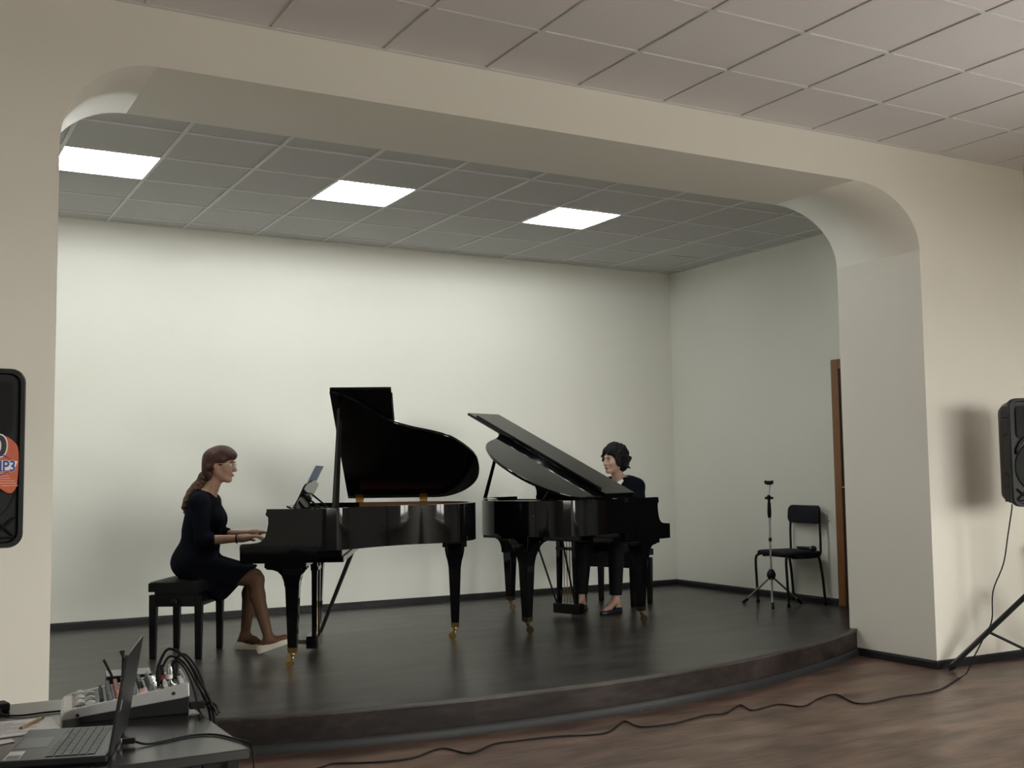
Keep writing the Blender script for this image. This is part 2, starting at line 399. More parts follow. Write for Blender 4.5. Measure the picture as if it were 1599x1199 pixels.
def window_walls():
    T = 0.16; b = B()
    b.box(HX0, HX1, HY0-T, HY0, 0, WZ0); b.box(HX0, HX1, HY0-T, HY0, WZ1, HC+.1)
    xs = [HX0]
    for a, c in WINS: xs += [a, c]
    xs.append(HX1)
    for i in range(0, len(xs), 2): b.box(xs[i], xs[i+1], HY0-T, HY0, WZ0, WZ1)
    tag(b.obj('wall_rear', M['rear']), 'beige window wall at the rear of the hall', 'wall', kind='structure')
    for k, (a, c) in enumerate(WINS):
        w = window_unit(k+2, 'white framed window in the rear wall of the hall, %s one' % ('first', 'second', 'third')[k], ((a+c)/2, HY0-.11, WZ0), -90, c-a, WZ1-WZ0)
        B().box(-.30, -.036, -(c-a)/2-.06, (c-a)/2+.06, -.045, -.008).obj('window_sill', M['sill'], w, bevel=.006)
    Y0, Y1 = -4.6, -2.6
    b = B(); b.box(HX1, HX1+T, HY0, D, 0, WZ0); b.box(HX1, HX1+T, HY0, D, WZ1, HC+.1); b.box(HX1, HX1+T, HY0, Y0, WZ0, WZ1); b.box(HX1, HX1+T, Y1, D, WZ0, WZ1)
    tag(b.obj('wall_hall_right', M['wall']), 'cream wall along the right of the hall', 'wall', kind='structure')
    w = window_unit(1, 'side window with an added light-blocking half lowered white blind and a long white sill', (HX1+.11, (Y0+Y1)/2, WZ0), 0, Y1-Y0, WZ1-WZ0, blind=True)
    B().box(-.38, -.036, -1.06, 3.42, -.045, -.008).obj('window_sill', M['sill'], w, bevel=.006)
window_walls()

# ------------------------------------------------------------------ ceilings: tiles one by one in a bar grid
def tile_mesh(w, d):
    b = B(); e = 0.006
    rs = []
    for z, k in ((0.016, 0), (0.004, 0), (0.0, e)):
        rs.append([(-w/2+k, -d/2+k, z), (w/2-k, -d/2+k, z), (w/2-k, d/2-k, z), (-w/2+k, d/2-k, z)])
    b.loft(rs); return b.mesh('ceiling_tile')
def build_ceiling(name, label, x0, x1, y0, y1, z, gx, gy, skip=(), tile_from=None, tm='tile'):
    root = thing(name, label, 'ceiling', (0, 0, z), kind='structure')
    ys_min = tile_from if tile_from is not None else y0
    sl = B()
    if not skip: sl.box(x0, x1, y0, y1, 0.03, 0.09)
    else: sl.box(x0, x1, y0, y1, 0.16, 0.22)
    sl.obj('ceiling_slab', M['tile'], root)
    if tile_from is not None: B().box(x0, x1, y0, tile_from, 0.0, 0.03).obj('ceiling_panel', M['tile'], root)
    def lines(a, b_, g):
        k = math.ceil((a-g)/0.6 + 1e-6); L = [a]
        while g+0.6*k < b_-0.02:
            if g+0.6*k > a+0.02: L.append(g+0.6*k)
            k += 1
        return L+[b_]
    lx, ly = lines(x0, x1, gx), lines(ys_min, y1, gy)
    cache = {}
    for i in range(len(lx)-1):
        for j in range(len(ly)-1):
            cx, cy = (lx[i]+lx[i+1])/2, (ly[j]+ly[j+1])/2
            if any(abs(cx-sx) < .1 and abs(cy-sy) < .1 for sx, sy in skip): continue
            w, d = round(lx[i+1]-lx[i]-0.022, 3), round(ly[j+1]-ly[j]-0.022, 3)
            if w < 0.02 or d < 0.02: continue
            if (w, d) not in cache:
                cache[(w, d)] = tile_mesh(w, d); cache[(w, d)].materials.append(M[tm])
            o = bpy.data.objects.new('ceiling_tile', cache[(w, d)]); C.objects.link(o); o.parent = root
            o.location = (cx, cy, 0.004 + random.uniform(-.0012, .0012)); o.rotation_euler = (random.uniform(-.002, .002), random.uniform(-.002, .002), 0)
    for i, x in enumerate(lx):
        if i in (0, len(lx)-1): continue
        B().box(x-.012, x+.012, ys_min, y1, -.002, .03).obj('ceiling_bar', M['tbar'], root)
    for j, y in enumerate(ly):
        if j in (0, len(ly)-1): continue
        for i in range(len(lx)-1):
            pass
        B().box(x0, x1, y-.012, y+.012, -.0015, .03).obj('ceiling_bar', M['tbar'], root)
    b = B()
    b.box(x0, x1, y1-.022, y1, -.003, .03); b.box(x0, x0+.022, ys_min, y1-.022, -.003, .03); b.box(x1-.022, x1, ys_min, y1-.022, -.003, .03)
    b.obj('edge_bar', M['tbar'], root)
    return root
LX = [0.93+0.3, 2.73+0.3, 4.53+0.3]
LAMPS = [(x-0.0005, 1.4055+0.9) for x in LX]
build_ceiling('ceiling', 'white tiled grid ceiling over the hall', HX0, HX1, HY0, 0.0, HC, 1.6251-0.6*6, -0.5906-0.6*14, tile_from=-4.1906)
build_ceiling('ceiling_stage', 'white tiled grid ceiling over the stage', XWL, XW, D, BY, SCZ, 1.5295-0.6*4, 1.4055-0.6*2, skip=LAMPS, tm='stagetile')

def lamp(x, y, label):
    t = thing('ceiling_lamp', label, 'ceiling lamp', (x, y, SCZ), group='fluorescent lamps over the stage')
    b = B(); h = 0.297
    b.box(-h, h, -h, h, .085, .09); b.box(-h, -h+.006, -h, h, 0, .085); b.box(h-.006, h, -h, h, 0, .085)
    b.box(-h, h, -h, -h+.006, 0, .085); b.box(-h, h, h-.006, h, 0, .085)
    b.obj('lamp_tray', M['reflector'], t)
    for k in range(4):
        yy = -.2175+.145*k
        B().tube([(-h+.012, yy, .019), (h-.012, yy, .019)], .014, 10).obj('lamp_tube', M['tube'], t, smooth='auto')
    for k in range(3):
        yy = -.145+.145*k
        B().loft([[(xx, yy-.008, .028), (xx, yy+.008, .028), (xx, yy+.002, .06), (xx, yy-.002, .06)] for xx in (-h+.007, h-.007)]).obj('louvre_blade', M['reflector'], t)
    return t
for (x, y), lb in zip(LAMPS, ('bright four-tube ceiling lamp at the left end of the stage ceiling row', 'bright four-tube ceiling lamp in the middle of the stage ceiling row', 'bright four-tube ceiling lamp at the right end of the stage ceiling row')):
    lamp(x, y, lb)

# ------------------------------------------------------------------ skirtings, door, radiator
def skirt(name, segs, z0, label):
    b = B()
    for (x0, y0), (x1, y1) in segs:
        dx, dy = x1-x0, y1-y0; L = math.hypot(dx, dy); nx, ny = dy/L, -dx/L
        pr = [(0, 0), (.014, 0), (.014, .04), (.008, .053), (0, .055)]
        b.loft([[(px+nx*a, py+ny*a, z0+h) for a, h in pr] for px, py in ((x0, y0), (x1, y1))])
    return tag(b.obj(name, M['base']), label, 'baseboard', kind='structure')
skirt('baseboard_back', [((XWL, BY), (XW, BY))], HS, 'dark grey skirting along the back wall of the stage')
skirt('baseboard_right', [((XW, BY), (XW, 1.80))], HS, 'dark grey skirting along the right wall of the stage')
skirt('baseboard_hall', [((XR, D), (XR, 0)), ((XR-.014, 0), (HX1, 0)), ((HX0, 0), (XL, 0))], 0, 'dark grey skirting round the foot of the right pillar')
def door():
    t = thing('door_1', 'brown wooden door half hidden behind the right pillar', 'door', (XW, 1.78, HS), kind='structure')
    H = 2.095
    B().box(-.025, 0, -.085, 0, 0, H).obj('door_frame', M['doorwood'], t, bevel=.006)
    B().box(-.025, 0, -.90, -.815, 0, H).obj('door_frame', M['doorwood'], t, bevel=.006)
    B().box(-.025, 0, -.815, -.085, H-.085, H).obj('door_frame', M['doorwood'], t, bevel=.006)
    B().box(-.012, 0, -.815, -.085, 0, H-.085).obj('door_leaf', M['doordark'], t)
    h = B(); h.tube([(-.012, -.13, 1.0), (-.06, -.13, 1.0), (-.06, -.24, 1.0)], .009, 8); h.box(-.018, -.012, -.15, -.11, .9, 1.1)
    h.obj('door_handle', M['chrome'], t, smooth='auto')
door()
def radiator():
    t = thing('radiator', 'cream radiator under the white window sill beside the right loudspeaker', 'radiator', (7.285, -1.95, 0.0))
    b = B()
    for k in range(20):
        y = -.92+k*.092; b.box(-.05, .05, y, y+.075, .13, .68)
    b.box(-.02, .02, -.92, .90, .15, .19); b.box(-.02, .02, -.92, .90, .62, .66)
    b.obj('radiator_body', M['radiator'], t, bevel=.01)
    for y in (-.8, .8): B().box(-.02, .02, y-.02, y+.02, 0, .15).obj('leg', M['radiator'], t)
radiator()
#@@OBJECTS
# ================================================================== GRAND PIANOS
def outline():
    ctrl = [(1.10, .745), (1.278, .735), (1.40, .645), (1.487, .483), (1.505, .318), (1.485, .14), (1.425, .01), (1.325, -.115), (1.21, -.195), (1.06, -.27), (.95, -.355), (.84, -.475), (.74, -.605), (.65, -.705), (.56, -.745)]
    c = [(p.x, p.y) for p in catmull([(a, b, 0) for a, b in ctrl], 4)]
    return [(.519, .745), (.66, .745), (.8, .745), (.95, .745)] + c + [(.54, -.745), (.519, -.745)]
def offset(path, d):
    out = []; n = len(path)
    for i, p in enumerate(path):
        a = path[max(i-1, 0)]; b = path[min(i+1, n-1)]
        dx, dy = b[0]-a[0], b[1]-a[1]; L = math.hypot(dx, dy) or 1
        out.append((p[0]+dy/L*d, p[1]-dx/L*d))
    return out
OUT = outline()            # runs bass front -> tail -> treble front; interior lies to the right, so +d goes outside?
def _inner(d):
    q = offset(OUT, d)
    return q if abs(q[0][1]) < .745 else offset(OUT, -d)
def piano(ox, oy, deg, label, phi, prop0, prop1, bright, z0=.985):
    t = thing('grand_piano', label, 'piano', (ox, oy, HS), R(deg), group=None)
    P = M['piano']; br = M['brass'] if bright else M['brassdark']
    # outer rim
    inn = _inner(.045); b = B()
    b.loft([[(o[0], o[1], .70), (o[0], o[1], .955), (i[0], i[1], .955), (i[0], i[1], .70)] for o, i in zip(OUT, inn)])
    b.obj('rim', P, t, smooth='auto')
    in1, in2 = _inner(.046), _inner(.056); b = B()
    b.loft([[(o[0], o[1], .80), (o[0], o[1], .951), (i[0], i[1], .951), (i[0], i[1], .80)] for o, i in zip(in1[1:-1], in2[1:-1])])
    b.obj('inner_rim', M['redwood'], t, smooth='auto')
    b = B(); pl = [(.26, in1[0][1])] + list(in1) + [(.26, in1[-1][1])]; b.loft([[(x, y, .705) for x, y in pl], [(x, y, .72) for x, y in pl]]); b.obj('soundboard', M['redwood'], t)
    in3 = _inner(.075); b = B(); pl = [(.3, in3[0][1])] + list(in3) + [(.3, in3[-1][1])]
    b.loft([[(x, y, .83) for x, y in pl], [(x, y, .845) for x, y in pl]]); b.obj('iron_plate', M['plate'], t)
    b = B()
    for k in range(60):
        v = -.62+1.24*k/59; L = .45+.62*(k/59)
        b.tube([(.42, v, .852), (.42+L, v*.75+.05, .852)], .0012, 3)
    tag(b.obj('strings', M['chrome'], t), kind='stuff')
    # cheeks (arms) with the curved profile
    prof = [(.055, .63), (.053, .735), (.06, .745), (.11, .747), (.155, .752), (.182, .762), (.203, .785), (.216, .824), (.223, .87), (.222, .905), (.208, .918), (.206, .93), (.212, .936), (.212, .955), (.52, .955), (.52, .63)]
    for s in (1, -1):
        b = B(); y0, y1 = (.695, .745) if s > 0 else (-.745, -.695)
        b.prism(prof, lambda u, z: (u, y0, z), lambda u, z: (u, y1, z)); b.obj('cheek', P, t)
    b = B(); b.box(.07, .67, -.69, .69, .625, .66); b.box(.40, .66, -.69, .69, .625, .70); b.box(.40, .66, .68, .738, .625, .70); b.box(.2, .45, -.742, .742, .60, .63); b.obj('keybed', P, t, bevel=.004)
    B().box(.055, .075, -.695, .695, .63, .705).obj('key_slip', P, t, bevel=.004)
    for s in (1, -1):
        B().box(.075, .21, s*.655-.04, s*.655+.04, .66, .735).obj('key_block', P, t, bevel=.005)
    b = B(); w = 1.226/52
    for k in range(52): b.box(.075, .225, -.613+k*w+.0006, -.613+(k+1)*w-.0006, .68, .715)
    tag(b.obj('white_keys', M['ivory'], t), kind='stuff')
    b = B()
    for k in range(51):
        if k % 7 in (0, 2, 3, 5, 6):
            y = -.613+(k+1)*w; b.box(.125, .225, y-.005, y+.005, .715, .727)
    tag(b.obj('black_keys', M['pianomatte'], t), kind='stuff')
    b = B(); pr = [(.225, .715), (.235, .715), (.262, .90), (.255, .935), (.24, .935), (.245, .90)]
    b.prism(pr, lambda u, z: (u, -.695, z), lambda u, z: (u, .695, z)); b.obj('fallboard', P, t)
    B().box(.25, .42, -.695, .695, .855, .925).obj('music_shelf', M['pianomatte'], t, bevel=.003)
    # lid and folded front flap, open to the treble side
    c, s_ = math.cos(R(phi)), math.sin(R(phi))
    lp = lambda u, s, h: (u, .745 - s*c + h*s_, z0 + s*s_ + h*c)
    lc = [(1.10, -.006), (1.29, .004), (1.43, .10), (1.515, .255), (1.535, .43), (1.512, .61), (1.452, .745), (1.345, .89), (1.225, .97), (1.07, 1.04), (.96, 1.115), (.85, 1.235), (.75, 1.365), (.66, 1.46), (.573, 1.497)]
    lid = [(.573, -.006), (.8, -.006)] + [(p.x, p.y) for p in catmull([(a, b_, 0) for a, b_ in lc], 4)]
    b = B(); b.loft([[lp(u, s, 0) for u, s in lid], [lp(u, s, .020) for u, s in lid]])
    lo = b.obj('lid', P, t, bevel=.003)
    fl = [(.573, -.006), (.957, -.006), (.957, 1.497), (.573, 1.497)]
    b = B(); b.loft([[lp(u, s, .0225) for u, s in fl], [lp(u, s, .0425) for u, s in fl]]); fo = b.obj('lid_flap', P, t, bevel=.004)
    b = B(); b.loft([[lp(u, s, .030) for u, s in ((.930, .05), (.962, .05), (.962, 1.40), (.930, 1.40))], [lp(u, s, .064) for u, s in ((.938, .05), (.962, .05), (.962, 1.40), (.938, 1.40))]]); b.obj('flap_lip', P, fo, bevel=.008, seg=3)
    for u in (.66, 1.13):
        h = B(); h.box(u-.028, u+.028, .7455, .749, .925, .985)
        h.loft([[lp(u-.028, .0, -.001), lp(u+.028, .0, -.001), lp(u+.028, .055, -.001), lp(u-.028, .055, -.001)], [lp(u-.028, .0, -.004), lp(u+.028, .0, -.004), lp(u+.028, .055, -.004), lp(u-.028, .055, -.004)]])
        h.tube([(u-.03, .742, .980), (u+.03, .742, .980)], .006, 8)
        h.box(u-.028, u+.028, .688, .742, .955, .962)
        h.obj('hinge', br if bright else M['pianomatte'], t)
    pr = B(); pr.tube([prop0, prop1], [.022, .016], 4); pr.obj('lid_prop', P, t)
    # legs
    for (u, v) in ((.361, .66), (.361, -.66), (1.354, .339)):
        lg = B()
        if u > 1:
            pv = [(-.20, .703), (-.20, .672), (-.165, .668), (-.125, .652), (-.095, .625), (-.075, .585), (.075, .585), (.095, .625), (.125, .652), (.165, .668), (.20, .672), (.20, .703)]
            lg.prism(pv, lambda a_, z_: (-.05, a_, z_), lambda a_, z_: (.05, a_, z_))
            lg.box(-.085, .085, -.085, .085, .645, .703); lg.box(-.068, .068, -.068, .068, .615, .645)
            lg.sqstack([(.615, .066, .066), (.585, .061, .061), (.55, .051, .051), (.51, .0445, .0445), (.485, .0425, .0425), (.118, .028, .028)])
        else:
            pr_ = [(-.155, .60), (-.155, .590), (-.115, .587), (-.085, .576), (-.062, .553), (-.049, .52), (-.0435, .485), (.0435, .485), (.047, .52), (.058, .556), (.076, .582), (.092, .588), (.092, .60)]
            lg.prism(pr_, lambda a_, z_: (a_, -.058, z_), lambda a_, z_: (a_, .058, z_)); lg.sqstack([(.60, .06, .064), (.545, .050, .056), (.50, .044, .046), (.485, .0425, .0425), (.118, .028, .028)])
        o = lg.obj('leg', P, t, bevel=.003, loc=(u, v, 0))
        B().sqstack([(.085, .026, .026), (.118, .030, .030)]).obj('ferrule', br, o)
        cs = B(); cs.lathe([(.018, .085), (.018, .075), (.008, .07), (.008, .05)], n=12)
        cs.loft([[(x, y, z) for x, y, z in ((-.006, sy*.013-.002, .07), (.02, sy*.013-.002, .02), (.028, sy*.013-.002, .026), (.012, sy*.013-.002, .07))] for sy in (-1,)] + [[(x, y, z) for x, y, z in ((-.006, -.013+.003, .07), (.02, -.013+.003, .02), (.028, -.013+.003, .026), (.012, -.013+.003, .07))]])
        cs.loft([[(x, y, z) for x, y, z in ((-.006, .010, .07), (.02, .010, .02), (.028, .010, .026), (.012, .010, .07))], [(x, y, z) for x, y, z in ((-.006, .015, .07), (.02, .015, .02), (.028, .015, .026), (.012, .015, .07))]])
        cs.box(-.008, .014, -.015, .015, .064, .072)
        cs.lathe([(.008, -.008), (.0255, -.0075), (.027, -.005), (.027, .005), (.0255, .0075), (.008, .008), (.008, -.008)], (.02, 0, .027), 18, 'y')
        cs.tube([(.02, -.015, .027), (.02, .015, .027)], .0045, 8)
        co = cs.obj('caster', br, o, smooth='auto'); co.rotation_euler = (0, 0, (PI if bright else R(126)) + random.uniform(-.25, .25))
    # pedal lyre
    ly = thing_part('pedal_lyre', t)
    for v in (-.085, .085):
        B().frustum((.425, v, .10), (.016, .016), (.425, v*.9, .626), (.020, .022)).obj('lyre_post', P, ly, bevel=.003)
    B().box(.375, .455, -.13, .13, .025, .105).obj('lyre_box', P, ly, bevel=.006)
    B().box(.40, .45, -.10, .10, .53, .555).obj('lyre_crossbar', P, ly, bevel=.003)
    for v in (-.03, 0, .03): B().tube([(.43, v, .10), (.43, v, .625)], .0035, 6).obj('pedal_rod', br, ly)
    for v in (-.055, 0, .055):
        p = B(); p.loft([[(.38, v-.008, .047), (.38, v+.008, .047), (.38, v+.008, .055), (.38, v-.008, .055)], [(.29, v-.010, .050), (.29, v+.010, .050), (.29, v+.010, .058), (.29, v-.010, .058)], [(.235, v-.018, .046), (.235, v+.018, .046), (.235, v+.018, .052), (.235, v-.018, .052)]])
        p.obj('pedal', M['brassdark'], ly, bevel=.003)
    for v in (-.09, .09): B().tube([(.445, v, .09), (.66, v*1.5, .626)], .0075, 8).obj('lyre_brace', M['pianomatte'], ly, smooth='auto')
    # music desk, leaning back, with scrolled ends
    md = thing_part('music_desk', t)
    th = R(26); base = (.312, .935)
    dp = lambda q, v, n: (base[0] + q*math.sin(th) + n*math.cos(th), v, base[1] + q*math.cos(th) - n*math.sin(th))
    half = [(0, 0), (.385, 0), (.395, .012), (.39, .03), (.372, .055), (.362, .09), (.364, .13), (.372, .155), (.366, .175), (.335, .188), (.18, .20), (.10, .212), (0, .215)]
    poly = [(v, q) for v, q in half] + [(-v, q) for v, q in half[::-1][1:-1]]
    b = B(); b.loft([[dp(q, v, 0) for v, q in poly], [dp(q, v, .012) for v, q in poly]]); b.obj('desk_panel', P, md, bevel=.002)
    b = B(); b.loft([[dp(.0, v, -.045), dp(.012, v, -.045), dp(.012, v, 0), dp(.0, v, 0)] for v in (-.33, .33)]); b.obj('desk_ledge', P, md, bevel=.002)
    for v in (-.2, .2):
        a = dp(.11, v, .012); B().tube([a, (.478, v, .938)], .007, 6).obj('desk_strut', M['pianomatte'], md)
    for v in (-.2, .2): B().box(.30, .485, v-.02, v+.02, .925, .938).obj('desk_slide', M['pianomatte'], md)
    b = B(); b.tube([dp(.11, -.2, .018), dp(.11, .2, .018)], .005, 6); b.obj('desk_rod', M['pianomatte'], md)
    return t, dp
def thing_part(name, parent):
    o = bpy.data.objects.new(name, None); C.objects.link(o); o.parent = parent; o.empty_display_size = .1; return o
P1 = (2.181, 2.178, -26.0); P2 = (5.257, 2.640, 200.5)
def frame(P):
    m = Matrix.Translation((P[0], P[1], HS)) @ Matrix.Rotation(R(P[2]), 4, 'Z')
    return lambda u, v, z: m @ Vector((u, v, z))
F1, F2 = frame(P1), frame(P2)
piano1, dp1 = piano(*P1, 'black grand piano with bright brass casters, played by the red-haired woman', 27.2, (.622, -.705, .945), (.628, -.47, 1.575), True)
piano2, dp2 = piano(*P2, 'black grand piano with dull casters in front of the dark-haired woman', 25.7, (.625, -.705, .945), (.655, -.47, 1.525), False, .962)

# music on the first piano: a thin blue book in front of an open white score
def to_world(P, pts): 
    f = frame(P); return [tuple(f(*p)) for p in pts]
def sheet_book(name, label, cat, P, dp, v0, v1, q0, q1, n0, th_, m, mpage=None):
    t = thing(name, label, cat, tuple(frame(P)(.30, (v0+v1)/2, .95)), R(P[2]))
    off = Vector((.30, (v0+v1)/2, .95))
    g = lambda q, v, n: tuple(Vector(dp(q, v, n)) - off)
    b = B(); b.loft([[g(q, v, n0) for q, v in ((q0, v0), (q1, v0), (q1, v1), (q0, v1))], [g(q, v, n0-th_) for q, v in ((q0, v0), (q1, v0), (q1, v1), (q0, v1))]])
    b.obj('cover', m, t)
    vm = (v0+v1)/2
    for a, c in ((v0+.006, vm-.002), (vm+.002, v1-.006)):
        b = B(); b.loft([[g(q, v, n0-th_-.0003) for q, v in ((q0+.004, a), (q1-.006, a), (q1-.006, c), (q0+.004, c))], [g(q, v, n0-th_-.006) for q, v in ((q0+.004, a), (q1-.006, a), (q1-.006, c), (q0+.004, c))]])
        o = b.obj('page', M['paper'], t)
        b = B()
        for k in range(8):
            q = q0+.03+k*(q1-q0-.05)/8
            for j in range(5):
                b.loft([[g(q+j*.002, a+.01, n0-th_-.0064), g(q+j*.002+.0006, a+.01, n0-th_-.0064), g(q+j*.002+.0006, c-.01, n0-th_-.0064), g(q+j*.002, c-.01, n0-th_-.0064)], [g(q+j*.002, a+.01, n0-th_-.0068), g(q+j*.002+.0006, a+.01, n0-th_-.0068), g(q+j*.002+.0006, c-.01, n0-th_-.0068), g(q+j*.002, c-.01, n0-th_-.0068)]])
        tag(b.obj('music_staves', M['ink'], o), kind='stuff')
    return t
sheet_book('score_book', 'open blue-covered score standing on the music desk before the red-haired woman', 'book', P1, dp1, -.19, .25, .0125, .315, -.002, .003, M['bluebook'])
sheet_book('score_book', 'black-covered score on the music desk of the piano played by the dark-haired woman', 'book', P2, dp2, -.10, .30, .0125, .245, -.002, .003, M['leather'])

# ================================================================== PIANO BENCHES
def bench(u, v, rot, P, label, su=.34, sv=.53, hz=.49):
    p = frame(P)(u, v, 0); t = thing('piano_bench', label, 'bench', (p.x, p.y, HS), R(P[2]+rot), group=None)
    # tufted cushion: gridded top with button dimples
    b = B(); nu, nv = 17, 25; top = []
    for i in range(nu):
        for j in range(nv):
            x = -su/2 + su*i/(nu-1); y = -sv/2 + sv*j/(nv-1)
            e = min(1, min(i, nu-1-i)/2.0)*.5 + min(1, min(j, nv-1-j)/2.0)*.5
            z = hz - .012 + .014*min(1, e)
            for bx in (-.08, .08):
                for by in (-.18, -.06, .06, .18):
                    d2 = ((x-bx)**2+(y-by)**2)/.0016; z -= .013*math.exp(-d2)
            top.append((x, y, z))
    bot = [(x, y, hz-.065) for x, y, z in top]
    fs = []
    for i in range(nu-1):
        for j in range(nv-1):
            a = i*nv+j; fs.append((a, a+nv, a+nv+1, a+1)); N = nu*nv; fs.append((N+a, N+a+1, N+a+nv+1, N+a+nv))
    for j in range(nv-1):
        for i in (0, nu-1):
            a = i*nv+j; fs.append((a, a+1, N+a+1, N+a))
    for i in range(nu-1):
        for j in (0, nv-1):
            a = i*nv+j; fs.append((a, a+nv, N+a+nv, N+a))
    b.add(top+bot, fs); b.obj('cushion', M['leather'], t, smooth='auto')
    bt = B()
    for bx in (-.08, .08):
        for by in (-.18, -.06, .06, .18): bt.lathe([(.0, .0), (.007, .001), (.007, .004), (.0, .006)], (bx, by, hz-.013), 8)
    tag(bt.obj('buttons', M['leather'], t), kind='stuff')
    B().box(-su/2+.03, su/2-.03, -sv/2+.03, sv/2-.03, hz-.10, hz-.064).obj('lift_frame', M['blackwood'], t)
    lu, lv = su/2-.025, sv/2-.03
    ap = B(); z0, z1 = hz-.16, hz-.09
    ap.box(-lu, lu, -lv-.012, -lv+.012, z0, z1); ap.box(-lu, lu, lv-.012, lv+.012, z0, z1); ap.box(-lu-.012, -lu+.012, -lv, lv, z0, z1); ap.box(lu-.012, lu+.012, -lv, lv, z0, z1)
    ap.obj('apron', M['blackwood'], t, bevel=.003)
    for sy in (-1, 1):
        k = B(); k.tube([(0, sy*(lv+.012), hz-.125), (0, sy*(lv+.035), hz-.125)], .007, 8); k.lathe([(.012, 0), (.022, .006), (.022, .022), (.012, .028)], (0, sy*(lv+.035) - (.028 if sy < 0 else 0), hz-.125), 12, 'y'); k.obj('knob', M['blackwood'], t, smooth='auto')
    for sx in (-1, 1):
        for sy in (-1, 1):
            B().sqstack([(0, .017, .017), (.012, .0185, .0185), (hz-.16, .023, .023), (hz-.085, .023, .023)]).obj('leg', M['blackwood'], t, bevel=.002, loc=(sx*lu, sy*lv, 0))
    return t
bench(-.41, -.04, -6, P1, 'black tufted piano bench under the red-haired woman', .345, .50)
bench(-.52, -.18, 4, P2, 'black piano bench under the dark-haired woman, behind the piano legs', .34, .56)

# ================================================================== PEOPLE (smooth blended volumes turned into one mesh)
def surface_nets(F, lo, h):
    ins = F < 0; nx, ny, nz = F.shape
    cnt = np.zeros((nx-1, ny-1, nz-1), np.int8)
    for a in (0, 1):
        for b in (0, 1):
            for c in (0, 1): cnt += ins[a:nx-1+a, b:ny-1+b, c:nz-1+c]
    act = (cnt > 0) & (cnt < 8); idx = np.argwhere(act); n = len(idx)
    num = -np.ones(act.shape, np.int64); num[tuple(idx.T)] = np.arange(n)
    corner = {}
    for a in (0, 1):
        for b in (0, 1):
            for c in (0, 1): corner[(a, b, c)] = F[idx[:, 0]+a, idx[:, 1]+b, idx[:, 2]+c]
    S = np.zeros((n, 3)); K = np.zeros(n)
    for p in corner:
        for ax in range(3):
            if p[ax]: continue
            q = list(p); q[ax] = 1; q = tuple(q)
            f0, f1 = corner[p], corner[q]; m = (f0 < 0) != (f1 < 0)
            with np.errstate(divide='ignore', invalid='ignore'): t = np.where(m, f0/(f0-f1), 0)
            pos = np.array(p, float)[None].repeat(n, 0); pos[:, ax] = t
            S += pos*m[:, None]; K += m
    V = (idx + S/np.maximum(K, 1)[:, None])*h + np.array(lo)
    quads = []
    for ax in range(3):
        b, c = (ax+1) % 3, (ax+2) % 3
        sl0 = [slice(None)]*3; sl1 = [slice(None)]*3; sl0[ax] = slice(0, -1); sl1[ax] = slice(1, None)
        i0, i1 = ins[tuple(sl0)], ins[tuple(sl1)]; e = np.argwhere(i0 != i1)
        e = e[(e[:, b] > 0) & (e[:, c] > 0) & (e[:, b] < F.shape[b]-1) & (e[:, c] < F.shape[c]-1)]
        fl = i0[tuple(e.T)]
        def cell(db, dc):
            q = e.copy(); q[:, b] -= db; q[:, c] -= dc; return num[tuple(q.T)]
        q = np.stack([cell(0, 0), cell(1, 0), cell(1, 1), cell(0, 1)], 1)
        q[~fl] = q[~fl][:, ::-1]; quads.append(q)
    Q = np.concatenate(quads); Q = Q[(Q >= 0).all(1)]
    return V, Q
